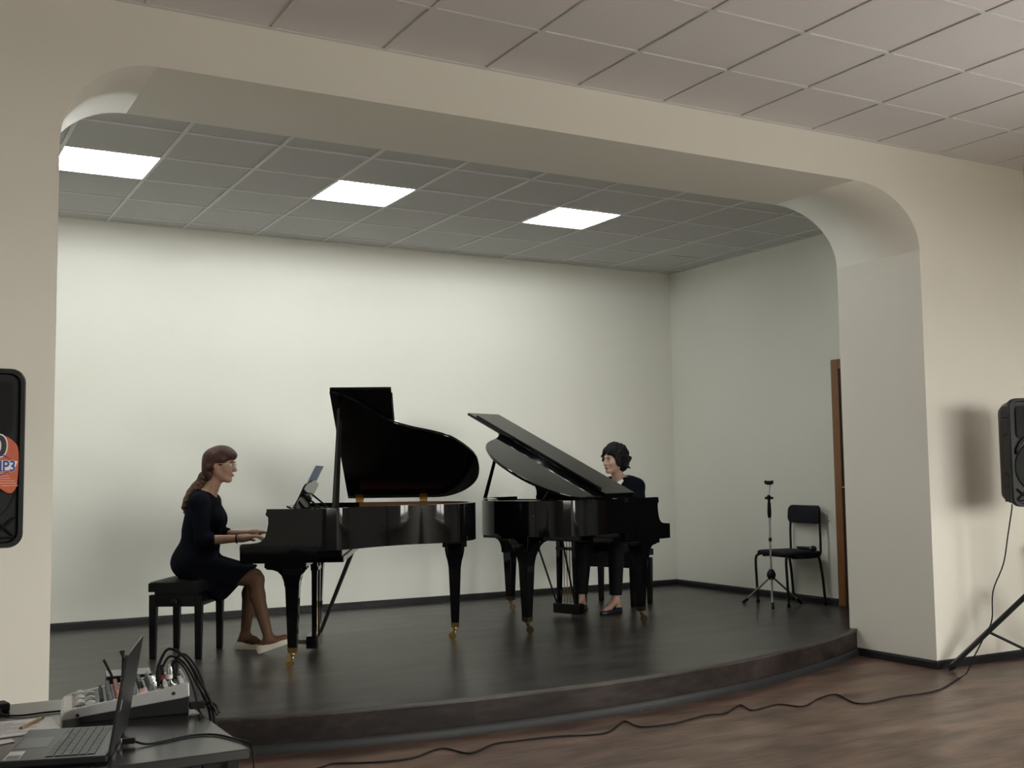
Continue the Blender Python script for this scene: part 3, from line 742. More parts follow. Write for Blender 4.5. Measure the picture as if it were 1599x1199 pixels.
class SDF:
    def __init__(s, lo, hi, h):
        s.lo = np.array(lo, float); s.h = h
        s.n = np.ceil((np.array(hi)-s.lo)/h).astype(int)+1
        s.F = np.full(tuple(s.n), 9.0, np.float32)
    def sub(s, lo, hi):
        a = np.maximum(np.floor((np.array(lo)-s.lo)/s.h).astype(int), 0); b = np.minimum(np.ceil((np.array(hi)-s.lo)/s.h).astype(int)+1, s.n)
        if (b <= a).any(): return None
        sl = tuple(slice(i, j) for i, j in zip(a, b))
        g = [(np.arange(i, j)*s.h + l).astype(np.float32) for i, j, l in zip(a, b, s.lo)]
        return sl, np.meshgrid(*g, indexing='ij')
    def comb(s, sl, d, k, op='u'):
        A = s.F[sl]
        if op == 'u':
            hh = np.maximum(k-np.abs(A-d), 0)/k; s.F[sl] = np.minimum(A, d) - hh*hh*k/4
        elif op == 's':
            d = -d; hh = np.maximum(k-np.abs(A-d), 0)/k; s.F[sl] = np.maximum(A, d) + hh*hh*k/4
    def cone(s, a, b, r1, r2, k=.02, caps=(0, 0), op='u', sq=None):
        a, b = np.array(a, float), np.array(b, float); m = max(r1, r2)+k+.012
        if sq is not None: m *= max(1.0, max(sq))
        q = s.sub(np.minimum(a, b)-m, np.maximum(a, b)+m)
        if q is None: return s
        sl, (X, Y, Z) = q; ab = b-a; L2 = float(ab@ab)
        px, py, pz = X-a[0], Y-a[1], Z-a[2]
        tr = (px*ab[0]+py*ab[1]+pz*ab[2])/max(L2, 1e-9); t = np.clip(tr, 0, 1)
        ex, ey, ez = px-t*ab[0], py-t*ab[1], pz-t*ab[2]
        if sq is not None: ex, ey, ez = ex/sq[0], ey/sq[1], ez/sq[2]
        d = np.sqrt(ex*ex+ey*ey+ez*ez) - (r1+t*(r2-r1)); L = math.sqrt(L2)
        if caps[0]: d = np.maximum(d, -tr*L)
        if caps[1]: d = np.maximum(d, (tr-1)*L)
        s.comb(sl, d, k, op); return s
    def ell(s, c, r, k=.02, rot=None, op='u'):
        c = np.array(c, float); m = max(r)+k+.012; q = s.sub(c-m, c+m)
        if q is None: return s
        sl, (X, Y, Z) = q; x, y, z = X-c[0], Y-c[1], Z-c[2]
        if rot is not None:
            Rm = np.array(rot.transposed() if hasattr(rot, 'transposed') else np.array(rot).T)
            x, y, z = (Rm[i][0]*x+Rm[i][1]*y+Rm[i][2]*z for i in range(3))
        k0 = np.sqrt((x/r[0])**2+(y/r[1])**2+(z/r[2])**2); k1 = np.sqrt((x/r[0]**2)**2+(y/r[1]**2)**2+(z/r[2]**2)**2)+1e-9
        s.comb(sl, (k0*(k0-1)/k1).astype(np.float32), k, op); return s
    def cut(s, p, n, k=.006):
        """keep the half-space (x-p).n <= 0"""
        g = [(np.arange(m)*s.h + l).astype(np.float32) for m, l in zip(s.n, s.lo)]
        n = np.array(n, float); n /= np.linalg.norm(n)
        d = ((g[0]-p[0])*n[0])[:, None, None] + ((g[1]-p[1])*n[1])[None, :, None] + ((g[2]-p[2])*n[2])[None, None, :]
        hh = np.maximum(k-np.abs(s.F-d), 0)/k; s.F = np.maximum(s.F, d) + hh*hh*k/4; return s
    def mesh(s, name, mats, parent, pick=None):
        V, Q = surface_nets(s.F, s.lo, s.h)
        me = bpy.data.meshes.new(name)
        me.vertices.add(len(V)); me.vertices.foreach_set('co', V.astype(np.float32).ravel())
        me.loops.add(len(Q)*4); me.loops.foreach_set('vertex_index', Q.astype(np.int32).ravel())
        me.polygons.add(len(Q)); me.polygons.foreach_set('loop_start', np.arange(0, len(Q)*4, 4, dtype=np.int32))
        try: me.polygons.foreach_set('loop_total', np.full(len(Q), 4, np.int32))
        except Exception: pass
        me.update(calc_edges=True); me.validate()
        o = link(name, me, mats, parent)
        me.polygons.foreach_set('use_smooth', [True]*len(me.polygons))
        if pick is not None:
            ctr = V[Q].mean(1); me.polygons.foreach_set('material_index', pick(ctr).astype(np.int32))
        return o
def head_rot(yaw, pitch, roll=0):
    return Matrix.Rotation(R(yaw), 3, 'Z') @ Matrix.Rotation(R(-pitch), 3, 'Y') @ Matrix.Rotation(R(roll), 3, 'X')
def head_sdf(S, c, Rm, sc=1.0, neck=None):
    T = lambda x, y, z: tuple(Vector(c) + Rm @ (Vector((x, y, z))*sc)); E = lambda p, r, k, op='u': S.ell(T(*p), [v*sc for v in r], k, Rm, op)
    E((-.015, 0, .035), (.094, .074, .085), .01)
    E((.020, 0, -.035), (.066, .060, .075), .03)
    for y in (-1, 1):
        S.cone(T(-.012, y*.052, -.045), T(.055, y*.018, -.096), .017*sc, .014*sc, .03)
        E((.052, y*.036, -.030), (.028, .022, .024), .02)
        E((-.012, y*.073, -.008), (.019, .008, .031), .006)
        E((-.006, y*.080, -.006), (.009, .005, .017), .004, 's')
    E((.066, 0, -.099), (.018, .020, .014), .02)
    S.cone(T(.078, -.03, .022), T(.078, .03, .022), .009*sc, .009*sc, .014)
    S.cone(T(.084, 0, .010), T(.105, 0, -.032), .008*sc, .0105*sc, .012)
    for y in (-1, 1):
        E((.096, y*.009, -.038), (.010, .0075, .007), .006)
        E((.090, y*.031, -.001), (.012, .017, .011), .008, 's')
    E((.084, 0, -.061), (.0105, .022, .006), .006); E((.082, 0, -.072), (.0105, .019, .0065), .006)
    E((.094, 0, -.0665), (.006, .016, .0016), .003, 's')
    return T
def hand_sdf(S, wrist, fwd, up, side, flip, curl=.35, spread=.16):
    """palm and five separate fingers; side = direction of the thumb"""
    f, u, s = (Vector(v).normalized() for v in (fwd, up, side)); w = Vector(wrist)
    P = lambda a, b, c: tuple(w + f*a + s*b + u*c)
    S.cone(P(0, 0, 0), P(.03, .005, .003), .023, .026, .02)
    for b in (-.028, -.009, .010, .029): S.cone(P(.012, b*.6, .0), P(.072, b, .008), .015, .0115, .014)
    lens = {-.028: (.028, .018, .016), -.009: (.036, .024, .018), .010: (.040, .027, .019), .029: (.036, .023, .018)}
    for b, L in lens.items():
        p = Vector(P(.076, b*1.05, .008)); ang = .12; r = .0085
        for i, l in enumerate(L):
            d = f*math.cos(ang) - u*math.sin(ang) + s*(b*spread*6)*.35
            q = p + d.normalized()*l; S.cone(p, q, r, r-.0008, .004); p = q; r -= .0008; ang += curl*(1.0 if i == 0 else .8)
    p = Vector(P(.022, .026, -.004)); d = (f*.62 + s*.72 - u*.22).normalized()
    q = p + d*.040; S.cone(p, q, .0125, .010, .010); d2 = (f*.85 + s*.35 - u*.3).normalized(); S.cone(q, q + d2*.028, .010, .008, .004)
def shoe(parent, name, heel, toe, up, m, w=.036, ht=.045, label=None):
    """low flat shoe: an open-topped lofted shell with a sole"""
    h, t_ = Vector(heel), Vector(toe); ax = (t_-h); L = ax.length; ax.normalize(); upv = Vector(up); upv = (upv - ax*upv.dot(ax)).normalized(); sd = upv.cross(ax)
    secs = [(0.0, .45, .85), (.06, .72, 1.0), (.2, .78, .95), (.4, .80, .62), (.58, .95, .55), (.72, 1.0, .62), (.86, .86, .55), (.95, .60, .42), (1.0, .28, .26)]
    b = B(); rings = []
    for tt, ww, hh in secs:
        c = h + ax*(L*tt); ring = []
        open_ = .12 < tt < .80
        prof = [(-1, 0), (-1.04, .35), (-.95, .8), (-.78, 1.0), (-.4, 1.0 if not open_ else .55), (0, 1.0 if not open_ else .4), (.4, 1.0 if not open_ else .55), (.78, 1.0), (.95, .8), (1.04, .35), (1, 0)]
        for a, z in prof: ring.append(tuple(c + sd*(a*w*ww) + upv*(z*ht*hh)))
        rings.append(ring)
    b.loft(rings); o = b.obj(name, m, parent, smooth='auto')
    s = B(); s.loft([[tuple(h + ax*(L*tt) + sd*(a*w*ww*1.03) + upv*z) for a, z in ((-1, -.007), (-1, .001), (1, .001), (1, -.007))] for tt, ww, hh in secs])
    s.obj('sole', M['rubber'] if m is M['blueshoe'] else M['whiteshoe'], o)
    return o
def face_parts(T, Rm, parent, c, brow):
    for y in (-1, 1):
        e = B(); e.lathe([(.0, -.0105), (.0055, -.009), (.0095, -.0045), (.0105, 0), (.0095, .0045), (.0055, .009), (0, .0105)], (0, 0, 0), 12)
        o = e.obj('eye', M['eye'], parent, smooth=True); o.location = T(.0772, y*.031, -.0005); o.rotation_euler = (Rm.to_euler())
        i = B(); i.lathe([(.0, .0108), (.003, .0107), (.0052, .0094), (.0052, .0085), (0, .008)], (0, 0, 0), 12, 'x'); i.obj('iris', M['iris'], o, smooth=True)
        l = B(); l.tube([T(.089, y*.016, .002), T(.0925, y*.024, .0075), T(.092, y*.034, .0075), T(.084, y*.046, .001)], .0022, 6); l.obj('eyelid', brow, parent, smooth=True)
        b = B(); b.tube([T(.0945, y*.013, .019), T(.095, y*.026, .0245), T(.088, y*.040, .024), T(.078, y*.048, .018)], [.0022, .0032, .0028, .0014], 6); b.obj('eyebrow', brow, parent, smooth=True)
    b = B(); b.tube([T(.086, -.019, -.0655), T(.0945, -.008, -.0615), T(.0955, 0, -.0625), T(.0945, .008, -.0615), T(.086, .019, -.0655)], [.001, .0034, .0032, .0034, .001], 6)
    b.tube([T(.086, -.018, -.067), T(.093, -.008, -.072), T(.0935, 0, -.0725), T(.093, .008, -.072), T(.086, .018, -.067)], [.001, .0034, .004, .0034, .001], 6)
    b.obj('lips', M['lip'], parent, smooth=True)

def pianist_one():
    t = thing('person', 'red-haired woman in glasses and black dress playing the piano in profile', 'person', (P1[0], P1[1], HS), R(P1[2]))
    hc = (-.212, -.01, 1.236); Rm = head_rot(0, -4)
    sh = {-1: (-.315, -.165, .985), 1: (-.305, .165, .985)}
    el = {-1: (-.275, -.225, .745), 1: (-.255, .225, .755)}
    wr = {-1: (-.035, -.165, .752), 1: (-.025, .16, .765)}
    hip = {-1: (-.375, -.085, .575), 1: (-.375, .085, .575)}
    kn = {-1: (.045, -.105, .478), 1: (.0, .105, .478)}
    an = {-1: (.135, -.13, .095), 1: (-.06, .10, .085)}
    def torso(S, g):
        S.ell((-.385, 0, .60), (.125+g, .165+g, .115+g), .03)
        S.cone((-.375, -.05, .66), (-.345, -.05, .78), .088+g, .085+g, .05); S.cone((-.375, .05, .66), (-.345, .05, .78), .088+g, .085+g, .05)
        S.ell((-.312, 0, .885), (.105+g, .145+g, .145+g), .05, head_rot(0, -12))
        for y in (-1, 1):
            S.ell((-.240, y*.066, .865), (.052+g, .058+g, .06+g), .05)
            S.cone((-.322, y*.05, 1.01), sh[y], .052+g, .052+g, .05)
        S.cone((-.36, 0, .80), (-.345, 0, 1.0), .08+g, .06+g, .05)
        S.ell((-.312, 0, .71), (.085+g, .125+g, .13+g), .06)
    S = SDF((-.56, -.34, -.03), (.32, .34, 1.38), .0048)
    torso(S, -.004)
    S.cone((-.305, 0, 1.0), (-.245, -.005, 1.14), .056, .047, .035)
    T = head_sdf(S, hc, Rm)
    for y in (-1, 1):
        S.cone(sh[y], el[y], .043, .036, .03); S.cone(el[y], wr[y], .036, .022, .015)
        S.cone(hip[y], kn[y], .082, .054, .03)
        S.cone(kn[y], tuple(Vector(kn[y])*.72+Vector(an[y])*.28 + Vector((-.014, 0, 0))), .050, .050, .02)
        S.cone(tuple(Vector(kn[y])*.72+Vector(an[y])*.28 + Vector((-.014, 0, 0))), an[y], .049, .030, .02)
        hand_sdf(S, wr[y], (1, -.12*y if y > 0 else .28, .02), (0, 0, 1), (0, -y, 0), y, curl=.42)
    ft = {-1: ((.085, -.13, .045), (.270, -.135, .105), (.18, -.13, .085)), 1: ((-.10, .10, .035), (.085, .085, .032), (.0, .10, .055))}
    for y in (-1, 1):
        h, to, mid = ft[y]
        S.cone(an[y], h, .030, .024, .02); S.cone(an[y], mid, .030, .026, .02); S.cone(mid, tuple(Vector(to)-Vector((.03, 0, .0))), .027, .018, .015)
    S.mesh('body', [M['skin1'], M['tights']], t, lambda c: (c[:, 2] < .56))
    # dress
    G = .011
    S = SDF((-.58, -.36, .28), (.12, .36, 1.10), .0055); torso(S, G)
    S.ell((-.39, 0, .585), (.135, .178, .105), .03)
    for y in (-1, 1):
        S.cone(sh[y], el[y], .056, .050, .03)
        c = Vector(el[y])*.72+Vector(wr[y])*.28; S.cone(el[y], tuple(c), .050, .047, .02, (0, 1))
        S.cone(hip[y], tuple(Vector(kn[y])+Vector((.03, 0, -.006))), .096, .070, .05)
        S.cone((-.20, y*.08, .50), (-.10, y*.09, .48), .075, .06, .05)
    for k in range(6):
        v = -.115+.046*k
        S.cone((-.31, v, .48), (-.185, v, .375), .05, .03, .05); S.cone((-.13, v, .47), (-.185, v, .375), .055, .022, .05)
    S.cone((.0, -.1, .50), (.0, .1, .50), .05, .05, .04)
    S.cut((-.09, 0, .44), (.723, 0, -.69)); S.cut((-.30, 0, 1.062), (.30, 0, .95))
    S.mesh('dress', M['dress'], t)
    # hair: cap with a fringe, gathered low, and a long loose curled tail
    S = SDF((-.50, -.14, .86), (-.08, .14, 1.38), .0048)
    HT = lambda x, y, z: tuple(Vector(hc)+Rm @ Vector((x, y, z)))
    S.ell(HT(-.022, 0, .036), (.099, .084, .082), .01, Rm)
    S.ell(HT(.050, 0, .066), (.058, .068, .042), .03, Rm)
    S.ell(HT(.01, 0, .085), (.07, .066, .045), .02, Rm)
    S.ell(HT(-.075, 0, -.025), (.045, .056, .06), .03, Rm)
    S.ell(HT(-.062, 0, -.075), (.042, .05, .055), .03, Rm)
    for y in (-1, 1): S.cone(HT(.02, y*.064, .035), HT(-.05, y*.062, -.02), .017, .018, .02)
    S.cut(HT(.03, 0, .012), (Rm @ Vector((.45, 0, -.9))), .01) if False else None
    # keep the face clear: carve below the fringe and in front of the ears
    for y in (-1, 0, 1): S.ell(HT(.088, y*.035, -.035), (.068, .05, .072), .006, Rm, 's')
    for y in (-1, 1): S.ell(HT(-.008, y*.083, -.022), (.020, .016, .032), .006, None, 's')
    S.mesh('hair', M['hair_red'], t)
    S = SDF((-.52, -.12, .86), (-.22, .14, 1.22), .0048)
    path = [(-.292, .0, 1.185), (-.315, .005, 1.150), (-.335, .01, 1.115), (-.362, .01, 1.082), (-.392, .0, 1.045), (-.415, -.005, 1.0), (-.428, -.005, .965), (-.432, .0, .925)]
    rr = [.036, .044, .040, .045, .042, .038, .032, .014]
    for i in range(len(path)-1): S.cone(path[i], path[i+1], rr[i], rr[i+1], .012)
    rg = random.Random(3)
    for k in range(11):
        ph = rg.uniform(0, 6.28); pts = []
        for i, p in enumerate(path):
            a = ph + i*1.35; q = rr[i]*1.08; pts.append((p[0]+math.cos(a)*q*.8, p[1]+math.sin(a)*q, p[2]+math.cos(a)*q*.35))
        for i in range(len(pts)-1): S.cone(pts[i], pts[i+1], .0105, .0095, .004)
    S.mesh('ponytail', M['hair_tail'], t)
    face_parts(T, Rm, t, hc, M['hair_red'])
    # glasses
    g = B()
    for y in (-1, 1):
        ring = [T(.102-.006*abs(math.cos(a)), y*.031+.024*math.cos(a), -.003+.017*math.sin(a)) for a in [2*PI*k/20 for k in range(21)]]
        g.tube(ring, .0016, 6); g.tube([T(.095, y*.055, .006), T(.04, y*.076, .008), T(-.012, y*.080, .006)], .0017, 6)
    g.tube([T(.102, -.008, .0), T(.106, 0, .003), T(.102, .008, .0)], .0015, 6)
    g.obj('glasses', M['glasses'], t, smooth=True)
    b = B(); w = Vector(wr[-1]); ax = (w-Vector(el[-1])).normalized()
    c = w - ax*.035; b.tube([tuple(c + Vector((0, math.cos(a), 0))*.0285 + ax.cross(Vector((0, 1, 0)))*math.sin(a)*.0285) for a in [2*PI*k/16 for k in range(17)]], .005, 6); b.obj('bracelet', M['leather'], t, smooth=True)
    shoe(t, 'shoe', (.065, -.13, .008), (.283, -.135, .080), (-.3, 0, 1), M['whiteshoe'])
    shoe(t, 'shoe', (-.125, .10, .008), (.100, .085, .008), (0, 0, 1), M['whiteshoe'])
    return t
pianist_one()

def pianist_two():
    t = thing('person', 'woman with short curly black hair and black cardigan seated behind the open lid', 'person', (P2[0], P2[1], HS), R(P2[2]))
    hc = (-.262, -.005, 1.258); Rm = head_rot(-12, 0)
    sh = {-1: (-.355, -.155, 1.025), 1: (-.365, .157, 1.03)}
    el = {-1: (-.29, -.245, .77), 1: (-.30, .245, .77)}
    wr = {-1: (-.035, -.20, .752), 1: (-.035, .20, .752)}
    hip = {-1: (-.44, -.09, .585), 1: (-.44, .09, .585)}
    kn = {-1: (.05, -.105, .535), 1: (.02, .20, .535)}
    an = {-1: (.08, -.125, .105), 1: (.035, .195, .11)}
    def torso(S, g):
        S.ell((-.45, 0, .60), (.13+g, .17+g, .12+g), .03)
        for y in (-1, 1): S.cone((-.435, y*.05, .66), (-.40, y*.055, .80), .095+g, .095+g, .05)
        S.ell((-.365, 0, .91), (.115+g, .155+g, .15+g), .05, head_rot(0, -10))
        for y in (-1, 1):
            S.ell((-.275, y*.07, .88), (.06+g, .062+g, .06+g), .04)
            S.cone((-.355, y*.045, 1.075), sh[y], .055+g, .052+g, .05)
        S.cone((-.41, 0, .82), (-.385, 0, 1.04), .085+g, .065+g, .05)
    S = SDF((-.66, -.36, -.03), (.36, .36, 1.42), .005)
    torso(S, -.006)
    S.cone((-.345, 0, 1.03), (-.292, 0, 1.16), .057, .050, .035)
    T = head_sdf(S, hc, Rm)
    sp = {}
    for y in (-1, 1):
        S.cone(sh[y], el[y], .044, .037, .03); S.cone(el[y], wr[y], .036, .022, .015)
        S.cone(hip[y], kn[y], .08, .052, .03); S.cone(kn[y], an[y], .050, .029, .02)
        hand_sdf(S, wr[y], (1, 0, .0), (0, 0, 1), (0, -y, 0), y, curl=.42)
    ft = {-1: ((.035, -.125, .04), (.235, -.10, .055), (.15, -.12, .075)), 1: ((.0, .20, .038), (.19, .165, .03), (.105, .185, .06))}
    for y in (-1, 1):
        h, to, mid = ft[y]
        S.cone(an[y], h, .029, .024, .02); S.cone(an[y], mid, .029, .026, .02); S.cone(mid, tuple(Vector(to)-Vector((.03, 0, 0))), .027, .018, .015)
    S.mesh('body', M['skin2'], t)
    S = SDF((-.68, -.34, .08), (.16, .34, .82), .006)
    S.ell((-.45, 0, .60), (.145, .185, .125), .03)
    for y in (-1, 1):
        S.cone(hip[y], kn[y], .096, .068, .03)
        c = Vector(kn[y])*.09+Vector(an[y])*.91; S.cone(kn[y], tuple(c), .068, .052, .02, (0, 1))
    S.cut((0, 0, .80), (0, 0, 1)); S.mesh('trousers', M['trousers'], t)
    S = SDF((-.66, -.37, .55), (.06, .37, 1.14), .0055); torso(S, .006)
    S.cut((-.40, 0, 1.105), (.25, 0, .97)); S.mesh('shirt', M['shirt'], t)
    S = SDF((-.68, -.38, .52), (.06, .38, 1.16), .0055); torso(S, .018)
    for y in (-1, 1):
        S.cone(sh[y], el[y], .062, .054, .03); c = Vector(el[y])*.15+Vector(wr[y])*.85; S.cone(el[y], tuple(c), .054, .036, .02, (0, 1))
        S.cone((-.40, y*.03, 1.10), (-.30, y*.075, 1.02), .022, .02, .02)
    S.cut((-.40, 0, 1.125), (.2, 0, .98))
    # open V front
    S.cone((-.21, 0, .90), (-.265, 0, 1.13), .02, .062, .01, op='s'); S.cone((-.265, 0, 1.13), (-.275, 0, 1.22), .062, .09, .01, op='s')
    S.mesh('cardigan', M['cardigan'], t)
    # collar of the shirt
    for y in (-1, 1):
        b = B(); b.loft([[(-.335, y*.066, 1.112), (-.335, y*.072, 1.100)], [(-.290, y*.066, 1.100), (-.283, y*.078, 1.075)], [(-.248, y*.040, 1.070), (-.225, y*.062, 1.020)], [(-.240, y*.018, 1.050), (-.222, y*.030, 1.012)]], cap=False, closed=False)
        o = b.obj('collar', M['shirt'], t, smooth=True); md = o.modifiers.new('thick', 'SOLIDIFY'); md.thickness = .004
    # curly bob
    S = SDF((-.46, -.20, 1.08), (-.12, .20, 1.44), .005)
    HT = lambda x, y, z: tuple(Vector(hc)+Rm @ Vector((x, y, z)))
    S.ell(HT(-.022, 0, .050), (.106, .096, .090), .01, Rm)
    S.ell(HT(-.062, 0, -.02), (.076, .102, .090), .03, Rm)
    S.ell(HT(.040, 0, .082), (.052, .066, .038), .03, Rm)
    for y in (-1, 1): S.ell(HT(.005, y*.078, -.005), (.040, .022, .055), .02, Rm)
    rg = random.Random(11)
    for k in range(230):
        a = rg.uniform(-PI, PI); e = rg.uniform(-1.15, 1.45)
        n = (math.cos(a)*math.cos(e), math.sin(a)*math.cos(e), math.sin(e))
        x, y, z = n[0]*.104-.028, n[1]*.097, n[2]*.092+.045
        if x > .025 and z < .062: continue
        if z < .02: x -= .03
        if z < -.085: continue
        r_ = rg.uniform(.011, .019)
        S.ell(HT(x, y, z), (r_, r_*rg.uniform(.7, 1.2), r_*rg.uniform(.8, 1.4)), .008, head_rot(rg.uniform(0, 180), rg.uniform(-60, 60)))
    S.ell(HT(.108, -.014, .034), (.040, .026, .040), .008, Rm, 's')
    for p, q in (((-.06, .095, -.055), (-.070, .130, -.072)), ((.045, -.072, .05), (.062, -.092, .030)), ((.04, -.078, .02), (.05, -.090, -.008)), ((.075, .02, .075), (.094, .03, .058)), ((.07, -.03, .078), (.088, -.045, .055)), ((.03, .074, .03), (.04, .082, .0))): S.cone(HT(*p), HT(*q), .015, .005, .012)
    for y in (-1, 0, 1): S.ell(HT(.088, y*.032, -.038), (.070, .052, .078), .006, Rm, 's')
    S.mesh('hair', M['hair_black'], t)
    face_parts(T, Rm, t, hc, M['hair_black'])
    shoe(t, 'shoe', (.015, -.128, .008), (.245, -.098, .030), (-.1, 0, 1), M['blueshoe'])
    shoe(t, 'shoe', (-.025, .205, .008), (.205, .165, .008), (0, 0, 1), M['blueshoe'])
    return t
pianist_two()
# ================================================================== CHAIR, MICROPHONE STAND
def chair():
    X0, X1, Y0, Y1 = 0, .43, -.225, .225
    t = thing('chair', 'black fabric chair with tubular steel frame near the wooden door', 'chair', (6.712, 2.15, HS), R(-6))
    sz = .45; r = .0115
    # seat pad, rounded corners
    def rpad(hx, hy, rad, n=5):
        pts = []
        for cx, cy, a0 in ((hx-rad, hy-rad, 0), (-hx+rad, hy-rad, 90), (-hx+rad, -hy+rad, 180), (hx-rad, -hy+rad, 270)):
            for k in range(n+1): a = R(a0+90*k/n); pts.append((cx+rad*math.cos(a), cy+rad*math.sin(a)))
        return pts
    b = B(); b.loft([[(x*s+.19, y*s, z) for x, y in rpad(.195, .225, .06)] for z, s in ((sz-.030, .94), (sz-.022, 1.0), (sz-.006, 1.0), (sz+.006, .95), (sz+.010, .82))])
    b.obj('seat', M['chairfab'], t, smooth='auto')
    def bp(y, z, d): return (.352 + .09*(z-.62) + .022*(1-(y/.22)**2) + d, y, z)
    prof = [(y, z) for y, z in rpad(.215, .078, .05)]
    b = B(); b.loft([[bp(y*s, .765+z*s, d) for y, z in prof] for d, s in ((-.016, .90), (-.011, 1.0), (.008, 1.0), (.014, .92))])
    # subdivide caps by fan to follow the curve
    b.obj('backrest', M['chairfab'], t, smooth='auto')
    for s in (-1, 1):
        y = s*.205
        fp = catmull([(.012, y*1.06, .011), (.004, y*1.06, .22), (.0, y*1.05, .38), (.022, y, .418), (.075, y, .424)], 5)
        B().tube(fp, r, 8).obj('leg', M['steelblack'], t, smooth='auto')
        bpth = catmull([(.395, y*1.06, .011), (.375, y*1.04, .25), (.35, y*1.02, .395), (.32, y, .424), (.27, y, .424)], 5)
        B().tube(bpth, r, 8).obj('leg', M['steelblack'], t, smooth='auto')
        up = catmull([(.07, y*.99, .408), (.31, y*.99, .408), (.365, y, .43), (.372, y, .50), (.372, y, .62), (.375, y*.95, .78)], 5)
        B().tube(up, r*.9, 8).obj('back_frame', M['steelblack'], t, smooth='auto')
    for x in (.09, .31): B().tube([(x, -.205, .412), (x, .205, .412)], r*.8, 8).obj('crossbar', M['steelblack'], t, smooth='auto')
    for s in (-1, 1):
        for x in (.012, .395): B().lathe([(.015, 0), (.015, .022), (.012, .026)], (x, s*.217, 0), 10).obj('rubber_foot', M['rubber'], t)
chair()
def mic():
    t = thing('microphone', 'black handheld microphone lying on the seat of the black chair', 'microphone', (6.93, 2.05, HS+.4855), R(-95))
    B().lathe([(.0, -.005), (.0105, -.003), (.012, .02), (.014, .11), (.016, .16), (.017, .175)], n=14, axis='x').obj('body', M['plastic'], t, smooth='auto')
    b = B(); b.lathe([(.017, .176), (.024, .186), (.0255, .205), (.023, .225), (.014, .238), (0, .242)], n=16, axis='x'); b.obj('grille', M['grille'], t, smooth=True)
    b = B(); b.lathe([(.0262, .196), (.0262, .204)], n=16, axis='x'); b.obj('band', M['chrome'], t, smooth='auto')
mic()
def mic_stand():
    t = thing('microphone_stand', 'tripod microphone stand with chrome pole in front of the black chair', 'microphone stand', (6.668, 2.10, HS))
    b = B(); b.tube([(0, 0, .205), (0, 0, .76)], .0095, 10); b.obj('lower_pole', M['chrome'], t, smooth='auto')
    B().lathe([(.012, .545), (.0145, .55), (.0145, .572), (.012, .577)], n=12).obj('collar', M['plastic'], t, smooth='auto')
    b = B(); b.lathe([(.0105, .745), (.016, .76), (.0175, .80), (.014, .87), (.011, .88)], n=14); b.obj('grip', M['plastic'], t, smooth='auto')
    B().tube([(0, 0, .86), (.0, 0, .94)], .0115, 10).obj('upper_pole', M['plastic'], t, smooth='auto')
    b = B(); b.tube([(-.028, .02, .915), (.03, -.02, .915)], .010, 8); b.lathe([(.014, .90), (.018, .905), (.018, .93), (.014, .935)], n=12); b.obj('tilt_joint', M['plastic'], t, smooth='auto')
    B().tube([(0, 0, .94), (.012, -.006, 1.03)], .0065, 8).obj('boom_end', M['chrome'], t, smooth='auto')
    b = B(); b.box(-.02, .03, -.02, .02, 1.028, 1.062); b.box(-.034, -.018, -.024, .024, 1.034, 1.066); b.box(.026, .04, -.024, .024, 1.034, 1.066); b.obj('clip', M['plastic'], t, bevel=.006, rot=(0, 0, R(-35)))
    b = B(); b.lathe([(.010, .215), (.024, .225), (.038, .25), (.038, .272), (.026, .295), (.014, .31)], n=16); b.obj('hub', M['plastic'], t, smooth='auto')
    for a in (108, 229, 345):
        a = R(a); d = (math.cos(a), math.sin(a)); L = .27
        B().tube([(d[0]*.02, d[1]*.02, .235), (d[0]*L, d[1]*L, .018)], .0085, 8).obj('leg', M['chrome'], t, smooth='auto')
        B().tube([(d[0]*(L-.035), d[1]*(L-.035), .046), (d[0]*(L+.012), d[1]*(L+.012), .011)], .0125, 8).obj('rubber_foot', M['rubber'], t, smooth='auto')
mic_stand()

